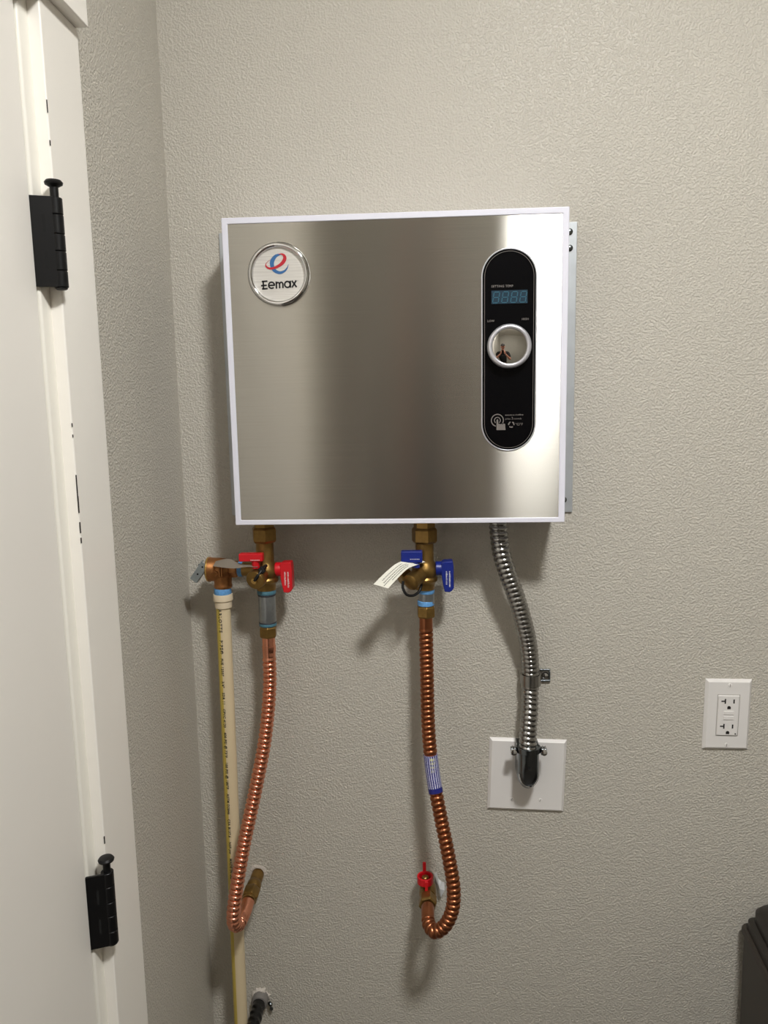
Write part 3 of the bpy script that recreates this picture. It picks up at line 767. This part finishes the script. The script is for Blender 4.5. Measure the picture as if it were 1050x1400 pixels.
cpth = spline([(xc + .001, HY, -.331), (xc + .001, HY, -.365), (-.0080, -.057, -.420), (-.0063, -.063, -.512), (-.0001, -.071, -.580), (.0115, -.088, -.642), (.0235, -.106, -.700), (.0295, -.116, -.740), (.0270, -.121, -.772), (.0150, -.124, -.797), (.0000, -.121, -.8085), (-.0085, -.108, -.8070), (-.0105, -.088, -.8010), (-.0105, -.076, -.8000)], .001)
Lc = plen(cpth)
ch = thing('copper_hose', (.01, -.12, -.82), 'aged brown corrugated copper connector hose hanging from the blue handled valve', 'hose')
obj('tube', MB().tube(cpth, corrugated(cpth, .0109, .0080, .0018, .016, .022, Lc), 24), 'copper_dark', ch, angle=60)
obj('end_nut', MB().hexnut(.0146, -.3310, -.3128, (xc + .001, HY, 0), rot=.1), 'brass', ch, angle=25, bevel=.0004)
# printed blue label wrapped round the tube
acc = 0; lab = []
for a, b in zip(cpth, cpth[1:]):
    acc += (b - a).length
    if -.605 < a.z < -.5465 and acc < .4: lab.append(a)
sl = obj('label_sleeve', MB().tube(lab, .0112, 40, uvs=True), 'label', ch, angle=60)
tag(sl, 'blue and white printed label wrapped round the hose')
yl = MB()
for k in range(4):
    i0 = 2 + int(k * len(lab) * .105); i1 = i0 + int(len(lab) * .075)
    V = []
    for i in (i0, i1):
        for a in (-4, 14, 32): V.append(lab[i] + Vector((math.sin(math.radians(a)), -math.cos(math.radians(a)), 0)) * .01138)
    yl.add(V, [(0, 1, 4, 3), (1, 2, 5, 4)])
obj('label_mark', yl, 'label_yellow', sl)

# ------------------------------------------------------------------ stub-outs in the wall
ws = thing('wall_stub', (-.3000, 0, -.815), 'brass wall stub fitting behind the bright copper hose', 'pipe fitting')
ax = (0, -1, 0); so = (-.3000, 0, -.80)
obj('stub_body', MB().lathe([(.0105, -.004), (.0105, .016), (.0095, .019), (.0095, .024), (.0118, .027), (.0120, .039), (.0104, .042)], so, ax, 28), 'brass', ws)
obj('compression_nut', MB().hexnut(.0143, .042, .066, so, ax, rot=.2).lathe([(.0108, .066), (.0104, .071)], so, ax, 24), 'brass', ws, angle=25, bevel=.0005)
def ragged(c, r0, r1, n=26, th_=.004):
    """ragged ring of broken plaster round a wall penetration"""
    V = []; 
    for k in range(n):
        a = 2 * PI * k / n; ro = r1 * random.uniform(.82, 1.14)
        V += [(c[0] + r0 * math.cos(a), -.0002, c[2] + r0 * math.sin(a)), (c[0] + r0 * math.cos(a), -th_ * random.uniform(.6, 1.2), c[2] + r0 * math.sin(a)), (c[0] + (r0 * .4 + ro * .6) * math.cos(a), -th_ * random.uniform(.4, 1.0), c[2] + (r0 * .4 + ro * .6) * math.sin(a)), (c[0] + ro * math.cos(a), -.0002, c[2] + ro * math.sin(a))]
    Fc = []
    for k in range(n):
        j = (k + 1) % n
        for q in range(3): Fc.append((4 * k + q, 4 * j + q, 4 * j + q + 1, 4 * k + q + 1))
        Fc.append((4 * k + 3, 4 * j + 3, 4 * j, 4 * k))
    return MB().add(V, Fc)
obj('plaster_ring', ragged((-.3000, 0, -.798), .0105, .0150, th_=.002), 'plaster', ws)

wv = thing('stop_valve', (-.0105, 0, -.82), 'brass wall stop valve with a red handle feeding the brown copper hose', 'valve')
vo = (-.0105, 0, -.80)
obj('valve_body', MB().lathe([(.0100, -.004), (.0100, .012), (.0125, .020), (.0140, .030), (.0140, .046), (.0128, .052)], vo, ax, 28), 'brass', wv)
obj('compression_nut', MB().hexnut(.0150, .052, .074, vo, ax, rot=.26), 'brass', wv, angle=25, bevel=.0006)
obj('stem', MB().lathe([(.0085, -.792), (.0085, -.781), (.0055, -.779), (.0055, -.7735), (.0045, -.7725)], (-.0145, -.038, 0), seg=24), 'brass', wv)
hr = MB().ring(circle(0, 0, .0132, 32), circle(0, 0, .0100, 32), 0, .012)
R90 = Matrix.Translation((-.0145, -.038, -.7715)) @ Matrix.Rotation(math.radians(-90), 4, 'X')
hr = MB().add([R90 @ Vector((p[0], p[1], p[2])) for p in hr.v], hr.f)
hd = obj('handle', hr, 'red', wv, bevel=.0006)
obj('handle_tab', MB().box(-.0185, -.0130, -.0275, -.0240, -.779, -.756), 'red', hd, bevel=.0008)
obj('handle_tab', MB().box(-.0150, -.0100, -.0545, -.0500, -.797, -.7725), 'red', hd, bevel=.0008)
obj('handle_bridge', MB().box(-.0152, -.0118, -.0485, -.0275, -.7805, -.7785), 'red', hd)
obj('plaster_ring', ragged((-.0105, 0, -.796), .0100, .0150, th_=.002), 'plaster', wv)
ps = MB()
pp = [(.0000, -.001, -.793), (.0045, -.002, -.789), (.0070, -.004, -.799), (.0125, -.007, -.803), (.0170, -.004, -.806), (.0175, -.009, -.817), (.0110, -.011, -.829), (.0068, -.008, -.822), (.0050, -.003, -.808), (.0015, -.002, -.803)]
c_ = (.0090, -.013, -.812)
V = [Vector(p) for p in pp] + [Vector(c_)]; V2 = [p + Vector((0, .0007, 0)) for p in V]; n = len(pp)
ps.add(V + V2, [(i, (i + 1) % n, n) for i in range(n)] + [(n + 1 + (i + 1) % n, n + 1 + i, 2 * n + 1) for i in range(n)] + [(i, n + 1 + i, n + 1 + (i + 1) % n, (i + 1) % n) for i in range(n)])
tag(obj('plastic_scrap', ps, 'white_film', smooth=False), 'torn scrap of white plastic film on the wall beside the red tee handle', 'scrap')

ds = thing('drain_stub', (-.3045, 0, -1.055), 'glossy black wrapped pipe stub leaving the wall through a grey collar beside the cream pipe', 'pipe fitting')
do = (-.3045, 0, -1.033)
obj('plaster_ring', ragged((-.3045, 0, -1.032), .0115, .0165, 30, .007), 'plaster', ds)
obj('rubber_collar', MB().lathe([(.0125, 0), (.0142, .002), (.0142, .015), (.0128, .0175), (.0108, .018)], do, ax, 32), 'grey_rubber', ds)
pth = spline([(-.3045, -.004, -1.033), (-.3045, -.04, -1.034), (-.3045, -.075, -1.037), (-.3045, -.100, -1.046), (-.3045, -.112, -1.066), (-.3045, -.113, -1.10)], .002)
obj('wrapped_pipe', MB().tube(pth, lambda Ld, t: .0108 + .0005 * math.sin(Ld * 520 + 2.0 * math.sin(t)) + .0003 * math.sin(3 * t + Ld * 300), 32), 'wrap_black', ds, angle=70)
sc = obj('pipe_screw', MB().lathe([(.0034, -.0025), (.0034, .0035), (.002, .005)], (-.2875, -.008, -1.040), (.5, -.8, .1), 16).lathe([(.0028, 0), (.0028, .0035)], (-.2860, -.007, -1.049), (.4, -.9, 0), 14), 'zinc', ds)

# ------------------------------------------------------------------ flexible conduit
cpts = spline([(.0999, -.055, -.1785), (.1003, -.055, -.190), (.1053, -.055, -.2321), (.1148, -.052, -.264), (.1267, -.047, -.2964), (.1394, -.039, -.3378), (.1492, -.030, -.3774), (.1545, -.0215, -.4206), (.1553, -.0185, -.443), (.1542, -.0205, -.4696), (.1530, -.027, -.4923), (.1500, -.0345, -.5368), (.1496, -.0365, -.5600)], .001)
def cond_r(Ld, t):
    ph = (Ld / .0080 + t / (2 * PI)) % 1.0
    return .0112 + .0027 * abs(math.sin(PI * ph)) ** .6
fc = thing('flexible_conduit', (.1496, -.036, -.62), 'grey spiral metal conduit with chrome elbow running from heater to wall plate', 'conduit')
obj('conduit', MB().tube(cpts, cond_r, 28), 'conduit', fc, angle=60)
# 90 degree connector
cxm, czt = .1506, -.548
U = []
hwid = .0172
for k in range(25):
    a = PI + PI * k / 24
    U.append((cxm + hwid * math.cos(a), czt - .047 + .025 * math.sin(a)))
outl = [(cxm + hwid, czt)] + U[::-1] + [(cxm - hwid, czt)]
def inset(q): return [(cxm + (x - cxm) * q, czt + (z - czt) * (1 - (1 - q) * .9)) for x, z in outl]
en = MB()
layers = [(1.0, -.0056), (1.0, -.030), (.97, -.037), (.90, -.0425), (.78, -.0470), (.60, -.0498), (.35, -.0512), (.12, -.0515)]
n = len(outl); V = []
for q, y in layers: V += [(x, y, z) for x, z in inset(q)]
Fc = []
for l in range(len(layers) - 1):
    for i in range(n): Fc.append((l * n + i, l * n + (i + 1) % n, (l + 1) * n + (i + 1) % n, (l + 1) * n + i))
Fc += [tuple(range(n))[::-1], tuple((len(layers) - 1) * n + i for i in range(n))]
en.add(V, Fc)
ec = obj('elbow_connector', en, 'zinc', fc, angle=30, bevel=.0006)
tag(ec, 'chrome scoop-shaped elbow connector')
rim = [Vector((x, -.0452, z)) for x, z in inset(.86)][1:-1]
obj('raised_rim', MB().tube(rim, .0011, 8), 'chrome', ec)
obj('knockout_hole', MB().lathe([(.0024, 0), (.0024, .0006)], (cxm - .0005, -.0510, -.5765), (0, -1, 0), 18), 'dark_hole', ec, smooth=False)
collar = [(cxm + .0190 * math.cos(t), -.036 + .0165 * math.sin(t)) for t in [2 * PI * k / 32 for k in range(32)]]
cl = MB(); V = []
for z, q in [(-.556, 1.0), (-.547, 1.0)]:
    V += [(cxm + (x - cxm) * q, y, z) for x, y in collar]
V += [(cxm + (x - cxm) * .86, -.036 + (y + .036) * .86, -.547) for x, y in collar] + [(cxm + (x - cxm) * .86, -.036 + (y + .036) * .86, -.556) for x, y in collar]
Fc = []
for l in range(4):
    for i in range(32): Fc.append((l * 32 + i, l * 32 + (i + 1) % 32, ((l + 1) % 4) * 32 + (i + 1) % 32, ((l + 1) % 4) * 32 + i))
cl.add(V, Fc)
obj('clamp_collar', cl, 'zinc', ec, bevel=.0004)
for sx, sg in ((cxm - .0235, -1), (cxm + .0235, 1)):
    er = obj('clamp_ear', MB().box(min(sx - .004 * sg, sx + .004 * sg) - .0005, max(sx - .004 * sg, sx + .004 * sg) + .0005, -.042, -.032, -.560, -.549), 'zinc', ec, bevel=.0012)
    obj('clamp_screw', MB().lathe([(.0052, 0), (.0054, .0012), (.0046, .0032), (.002, .0038)], (sx, -.042, -.5545), (0, -1, .12), 20), 'chrome', er)
    for dx in (-.0022, .0022):
        obj('screw_end', MB().lathe([(.0009, 0), (.0009, .006)], (sx + dx, -.040, -.5505), (0, 0, 1), 8), 'chrome', er)

# one-hole strap
so_ = thing('conduit_strap', (.1553, -.005, -.452), 'zinc one-hole strap with a screw holding the conduit to the wall', 'strap')
sv = MB(); prof = []
for k in range(17):
    a = math.radians(200 - 235 * k / 16)
    prof.append((.1553 + .0152 * math.cos(a), -.0185 - .0152 * math.sin(a)))
prof += [(.1690, -.0035), (.1730, -.0014), (.1880, -.0012)]
V = []
for off in (0, .0009):
    for z in (-.452, -.434):
        for i, (x, y) in enumerate(prof):
            dx, dy = (x - .1553, y + .0185) if i < 17 else (0, -1); ln_ = math.hypot(dx, dy)
            V.append((x + dx / ln_ * off, y + dy / ln_ * off, z))
n = len(prof); Fc = []
for i in range(n - 1):
    Fc += [(i, i + 1, n + i + 1, n + i), (2 * n + i, 3 * n + i, 3 * n + i + 1, 2 * n + i + 1), (i, 2 * n + i, 2 * n + i + 1, i + 1), (n + i, n + i + 1, 3 * n + i + 1, 3 * n + i)]
Fc += [(0, n, 3 * n, 2 * n), (n - 1, 3 * n - 1, 4 * n - 1, 2 * n - 1)]
sv.add(V, Fc)
obj('band', sv, 'conduit', so_)
obj('foot_rib', MB().box(.1722, .1884, -.0042, -.0012, -.4535, -.4505).box(.1722, .1884, -.0042, -.0012, -.4355, -.4325).box(.1860, .1884, -.0042, -.0012, -.4505, -.4355), 'zinc', so_, bevel=.0006)
obj('screw', MB().lathe([(.0056, 0), (.0056, .002), (.004, .0042), (.0015, .0048)], (.1805, -.0014, -.443), (0, -1, 0), 20), 'chrome', so_)

# ------------------------------------------------------------------ wall plates
bp_ = thing('blank_plate', (.1526, 0, -.675), 'white double-gang wall plate behind the conduit elbow', 'wall plate')
RT = Matrix.Translation((.1526, 0, -.6128)) @ Matrix.Rotation(math.radians(1.7), 4, 'Y')
def plate_mesh(hx, hz, mtx):
    V = []
    for (a, y) in ((1.0, -.0002), (1.0, -.0012), (.925, -.0055)):
        k = hx - (1 - a) * hx
        dx = hx if a == 1.0 else hx - .0042; dz = hz if a == 1.0 else hz - .0042
        V += [mtx @ Vector((sx * dx, y, sz * dz)) for sx, sz in ((-1, -1), (1, -1), (1, 1), (-1, 1))]
    Fc = [(3, 2, 1, 0), (8, 9, 10, 11)]
    for l in (0, 4):
        for i in range(4): Fc.append((l + i, l + (i + 1) % 4, l + 4 + (i + 1) % 4, l + 4 + i))
    return MB().add(V, Fc)
obj('plate', plate_mesh(.0622, .0624, RT), 'plate', bp_, bevel=.0009, bseg=3)
for sx in (-.0232, .0232):
    q = RT @ Vector((sx, -.0055, -.0415))
    sc = obj('screw', MB().lathe([(.0030, 0), (.0028, .0007), (.0015, .0010)], q, (0, -1, 0), 18), 'plate', bp_)
    obj('slot', MB().box(-.0004, .0004, -.0012, -.0008, -.0022, .0022, Matrix.Translation(q) @ Matrix.Rotation(.5, 4, 'Y')), 'dim_print', sc, smooth=False)

gx, gz = .4668, -.5070
gp = thing('outlet', (gx, 0, gz - .059), 'white receptacle outlet with test buttons on the bare wall', 'outlet')
GT = Matrix.Translation((gx, 0, gz)) @ Matrix.Rotation(math.radians(.6), 4, 'Y')
obj('plate', plate_mesh(.0358, .0587, GT), 'plate', gp, bevel=.0009, bseg=3)
GF = GT
dev = obj('receptacle', MB().box(-.0164, .0164, -.0076, -.0040, -.0334, .0334, GF), 'plate', gp, bevel=.0016, bseg=3)
def xf(mb, mtx):
    mb.v = [tuple(mtx @ Vector(p)) for p in mb.v]; return mb
rect = lambda a, b: [(-a, -b), (a, -b), (a, b), (-a, b)]
obj('surround_gap', xf(MB().ring(rect(.0174, .0344), rect(.0166, .0336), -.0057, -.0050), GF), 'gap', dev, smooth=False)
for zc in (.0236, -.0180):
    obj('neutral_slot', xf(MB().box(-.0067, -.0047, -.0079, -.0072, zc - .0036, zc + .0044).box(-.0117, -.0060, -.0079, -.0072, zc - .0006, zc + .0014), GF), 'plate_slot', dev, smooth=False)
    obj('live_slot', xf(MB().box(.0066, .0088, -.0079, -.0072, zc - .0030, zc + .0036), GF), 'plate_slot', dev, smooth=False)
    g = [(-.0022, -.0125), (.0032, -.0125), (.0032, -.0100)] + [(.0005 + .0027 * math.cos(t), -.0098 + .0025 * math.sin(t)) for t in [PI * k / 8 for k in range(9)]] + [(-.0022, -.0100)]
    obj('ground_hole', xf(MB().prism([(x, z + zc) for x, z in g], -.0079, -.0072), GF), 'plate_slot', dev, smooth=False)
obj('reset_button', xf(MB().box(-.0072, .0082, -.0086, -.0070, .0016, .0080), GF), 'plate', dev, bevel=.0007)
obj('test_button', xf(MB().box(-.0072, .0082, -.0086, -.0070, -.0066, -.0004), GF), 'plate', dev, bevel=.0007)
obj('indicator', MB().lathe([(.0011, 0), (.0011, .0003)], GF @ Vector((.0125, -.0076, -.0300)), (0, -1, 0), 14), 'plate_slot', dev, smooth=False)
for zc in (.0495, -.0495):
    q = GF @ Vector((.0008, -.0055, zc))
    s2 = obj('screw', MB().lathe([(.0032, 0), (.0030, .0008), (.0016, .0011)], q, (0, -1, 0), 18), 'plate', gp)
    obj('slot', MB().box(-.0004, .0004, -.0013, -.0009, -.0024, .0024, Matrix.Translation(q) @ Matrix.Rotation(.15, 4, 'Y')), 'dim_print', s2, smooth=False)

# ------------------------------------------------------------------ dark bin standing by the wall
def rrect(cx_, cy_, hx, hy, r, n=6):
    P = []
    for (sx, sy, a0) in ((1, 1, 0), (-1, 1, 90), (-1, -1, 180), (1, -1, 270)):
        for k in range(n + 1):
            a = math.radians(a0 + 90 * k / n); P.append((cx_ + sx * (hx - r) + r * math.cos(a), cy_ + sy * (hy - r) + r * math.sin(a)))
    return P
def loft(layers, mtx):
    V = []; n = len(layers[0][0]); Fc = []
    for P, z in layers: V += [mtx @ Vector((x, y, z)) for x, y in P]
    for l in range(len(layers) - 1):
        for i in range(n): Fc.append((l * n + i, l * n + (i + 1) % n, (l + 1) * n + (i + 1) % n, (l + 1) * n + i))
    Fc += [tuple(range(n))[::-1], tuple((len(layers) - 1) * n + i for i in range(n))]
    return MB().add(V, Fc)
bhx, bhy = .20, .155; BX, BY = .4895, -.022
BT = Matrix.Translation((BX + bhx, BY - bhy, 0)) @ Matrix.Rotation(math.radians(-4.5), 4, 'Z')
bn = thing('trash_bin', (BX + bhx, BY - bhy, FL), 'tall dark brown plastic bin with a domed lid standing against the wall', 'bin')
ztop = -.864
obj('bin_body', loft([(rrect(0, 0, bhx - .012, bhy - .012, .012), FL), (rrect(0, 0, bhx - .008, bhy - .008, .012), FL + .01), (rrect(0, 0, bhx - .003, bhy - .003, .012), ztop - .012)], BT), 'can', bn)
obj('rim', loft([(rrect(0, 0, bhx - .0032, bhy - .0032, .012), ztop - .013), (rrect(0, 0, bhx, bhy, .012), ztop - .011), (rrect(0, 0, bhx, bhy, .012), ztop - .003), (rrect(0, 0, bhx - .002, bhy - .002, .011), ztop)], BT), 'can', bn)
obj('lid_base', loft([(rrect(0, 0, bhx - .006, bhy - .006, .012), ztop - .001), (rrect(0, 0, bhx - .007, bhy - .007, .012), ztop + .014), (rrect(0, 0, bhx - .012, bhy - .012, .012), ztop + .018)], BT), 'can_lid', bn)
obj('lid', loft([(rrect(0, 0, bhx - .018, bhy - .014, .02), ztop + .012), (rrect(0, 0, bhx - .014, bhy - .010, .02), ztop + .020), (rrect(0, 0, bhx - .014, bhy - .010, .02), ztop + .036), (rrect(0, 0, bhx - .018, bhy - .014, .024), ztop + .044), (rrect(0, 0, bhx - .030, bhy - .024, .03), ztop + .051), (rrect(0, 0, bhx - .06, bhy - .05, .04), ztop + .056), (rrect(0, 0, bhx - .12, bhy - .09, .04), ztop + .058)], BT), 'can_lid', bn)

# ------------------------------------------------------------------ the person holding the phone (seen only as a reflection)
def skin_mesh(verts, edges, radii, root, sub=2):
    me = bpy.data.meshes.new('skin'); me.from_pydata(verts, edges, [])
    ob = bpy.data.objects.new('skin', me); COL.objects.link(ob)
    md = ob.modifiers.new('s', 'SKIN'); md.use_smooth_shade = True
    for i, r in enumerate(radii):
        me.skin_vertices[0].data[i].radius = r if isinstance(r, tuple) else (r, r)
    me.skin_vertices[0].data[root].use_root = True
    sd_ = ob.modifiers.new('d', 'SUBSURF'); sd_.levels = sub; sd_.render_levels = sub
    bpy.context.view_layer.update()
    dg = bpy.context.evaluated_depsgraph_get()
    m2 = bpy.data.meshes.new_from_object(ob.evaluated_get(dg))
    out = MB().add([tuple(v.co) for v in m2.vertices], [tuple(p.vertices) for p in m2.polygons])
    bpy.data.objects.remove(ob); bpy.data.meshes.remove(me); bpy.data.meshes.remove(m2)
    return out
px, py = -.03, -1.52
person = thing('person', (px, py, FL), 'person in black shirt and cap holding up a phone, mirrored in the dial', 'person')
HZ = .125     # eye level
def sph(c, rx_, ry_, rz_, n=14, mtx=None, fn=None):
    V = []; Fc = []
    for i in range(n + 1):
        t = PI * i / n
        for k in range(2 * n):
            a = PI * k / n
            p = Vector((rx_ * math.sin(t) * math.cos(a), ry_ * math.sin(t) * math.sin(a), rz_ * math.cos(t)))
            if fn: p = fn(p)
            V.append(Vector(c) + p)
    for i in range(n):
        for k in range(2 * n): Fc.append((i * 2 * n + k, i * 2 * n + (k + 1) % (2 * n), (i + 1) * 2 * n + (k + 1) % (2 * n), (i + 1) * 2 * n + k))
    return V, Fc
# skeleton: neck, torso core, bare forearms with hands; head shaped separately into the same surface
phone_c = Vector((0.0, -1.203, -.035))
Lsh = Vector((px - .20, py + .0, -.115)); Rsh = Vector((px + .20, py + .0, -.115))
Lel = Vector((px - .30, py + .13, -.36)); Rel = Vector((px + .30, py + .13, -.36))
Lwr = Vector((-.075, -1.275, -.115)); Rwr = Vector((.085, -1.275, -.125))
hip = Vector((px, py - .01, -.70))
v = [hip, Vector((px, py - .01, -.50)), Vector((px, py, -.28)), Vector((px, py - .01, -.105)), Vector((px, py - .005, -.01)), Vector((px, py + .005, .07)),
     Lsh, Lel, Lel.lerp(Lwr, .3), Lwr, Rsh, Rel, Rel.lerp(Rwr, .3), Rwr,
     Vector((px - .10, py, -.78)), Vector((px - .115, py + .02, -1.16)), Vector((px - .12, py - .01, -1.53)), Vector((px - .125, py + .10, FL + .03)),
     Vector((px + .10, py, -.78)), Vector((px + .115, py + .02, -1.16)), Vector((px + .12, py - .01, -1.53)), Vector((px + .125, py + .10, FL + .03))]
e = [(0, 1), (1, 2), (2, 3), (3, 4), (4, 5), (3, 6), (6, 7), (7, 8), (8, 9), (3, 10), (10, 11), (11, 12), (12, 13), (0, 14), (14, 15), (15, 16), (16, 17), (0, 18), (18, 19), (19, 20), (20, 21)]
rad = [(.15, .105), (.145, .10), (.15, .10), (.09, .07), .055, .055, .055, .043, .043, .026, .055, .043, .043, .026, .085, .055, .037, .032, .085, .055, .037, .032]
body_mb = skin_mesh([tuple(p) for p in v], e, rad, 0)
def headfn(p):
    q = p.copy()
    if q.z < -.02: q.x *= 1 - .25 * min(1, (-q.z - .02) / .09)
    if q.y > .06 and abs(q.x) < .018 and -.045 < q.z < .015: q.y += .016
    return q
hc = Vector((px, py + .015, HZ))
body_mb.add(*sph(hc, .076, .097, .118, 16, fn=headfn))
for sx in (-1, 1):
    body_mb.add(*sph(hc + Vector((sx * .077, -.005, -.005)), .008, .018, .031, 8))
def hand(wr, side):
    """palm and five separate bent fingers gripping one edge of the phone"""
    d = Vector((phone_c.x + side * .040, -1.222, phone_c.z)) - wr
    pm = wr + d * .62
    V = [wr, wr + d * .3, pm]; E_ = [(0, 1), (1, 2)]; Rr = [.024, .027, .028]
    for k, (dz, ln_) in enumerate([(.030, .075), (.010, .082), (-.010, .078), (-.028, .062)]):
        b = pm + Vector((side * .006, .012, dz)); m1 = b + Vector((side * .010, .022, .002)); m2 = m1 + Vector((-side * ln_ * .22, .022, .003)); m4 = m2 + Vector((-side * ln_ * .30, .004, .002))
        i = len(V); V += [b, m1, m2, m4]; E_ += [(2, i), (i, i + 1), (i + 1, i + 2), (i + 2, i + 3)]; Rr += [.010, .009, .0085, .007]
    i = len(V); V += [wr + d * .42 + Vector((-side * .016, .002, .012)), pm + Vector((-side * .026, .004, .020)), pm + Vector((-side * .040, .008, .030))]
    E_ += [(1, i), (i, i + 1), (i + 1, i + 2)]; Rr += [.012, .010, .008]
    return skin_mesh([tuple(p) for p in V], E_, Rr, 0, 1)
for wr, side in ((Lwr, -1), (Rwr, 1)):
    h_ = hand(wr, side); body_mb.add(h_.v, h_.f)
bdy = obj('body', body_mb, 'skin', person, angle=80)
for sx in (-1, 1):
    obj('eye', MB().add(*sph(hc + Vector((sx * .030, .088, .004)), .012, .008, .008, 8)), 'eye', bdy)
obj('mouth', MB().add(*sph(hc + Vector((0, .088, -.062)), .022, .008, .006, 8)), 'lip', bdy)
def capfn(p):
    q = p.copy()
    if q.z < 0: q.z *= .05
    return q
cpb = MB().add(*sph(hc + Vector((0, -.004, .038)), .083, .106, .095, 14, fn=capfn))
hat = obj('cap', cpb, 'cap', person, angle=60)
vis = [(hc.x + .078 * math.cos(t), hc.y + .075 + .085 * math.sin(t)) for t in [PI * k / 16 for k in range(17)]]
n = len(vis)
obj('visor', MB().add([(x, y, hc.z + .045 - (y - hc.y - .075) * .15) for x, y in vis] + [(x, y, hc.z + .040 - (y - hc.y - .075) * .15) for x, y in vis], [tuple(range(n)), tuple(range(2 * n - 1, n - 1, -1))] + [(i, (i + 1) % n, n + (i + 1) % n, n + i) for i in range(n)]), 'cap', hat, smooth=False)
sv_ = [tuple(p) for p in [hip + Vector((0, 0, -.02)), v[1], v[2], v[3] + Vector((0, 0, .005)), Vector((px, py - .007, -.06)), Lsh, Lsh.lerp(Lel, .55), Lsh.lerp(Lel, .72), Rsh, Rsh.lerp(Rel, .55), Rsh.lerp(Rel, .72)]]
obj('shirt', skin_mesh(sv_, [(0, 1), (1, 2), (2, 3), (3, 4), (3, 5), (5, 6), (6, 7), (3, 8), (8, 9), (9, 10)], [(.185, .135), (.18, .13), (.185, .13), (.11, .09), .07, .078, .068, .064, .078, .068, .064], 0), 'shirt', person, angle=80)
tv_ = [tuple(hip + Vector((0, 0, -.01)))] + [tuple(p) for p in v[14:17]] + [tuple(p) for p in v[18:21]]
obj('trousers', skin_mesh(tv_, [(0, 1), (1, 2), (2, 3), (0, 4), (4, 5), (5, 6)], [(.175, .125), .105, .078, .062, .105, .078, .062], 0), 'trousers', person, angle=80)
for sx in (-1, 1):
    sx0 = px + sx * .123
    prof = [(-.040, -.10), (-.045, 0), (-.05, .10), (-.035, .155), (0, .175), (.035, .155), (.05, .10), (.045, 0), (.040, -.10), (0, -.125)]
    V = [(sx0 + x, py + .03 + y, z) for z, q in ((FL + .001, 1), (FL + .03, 1)) for x, y in prof] + [(sx0 + x * .75, py + .0 + y * .72, FL + .085 - max(0, y) * .25) for x, y in prof]
    n = 10
    obj('shoe', MB().add(V, [tuple(range(n))[::-1], tuple(range(2 * n, 3 * n))] + [(l * n + i, l * n + (i + 1) % n, (l + 1) * n + (i + 1) % n, (l + 1) * n + i) for l in range(2) for i in range(n)]), 'black', person, bevel=.006)
tag(obj('phone', MB().box(phone_c.x - .036, phone_c.x + .036, -1.2075, -1.1995, phone_c.z - .110, phone_c.z + .045), 'phone', bevel=.002), 'dark phone held up in both hands by the person', 'phone')
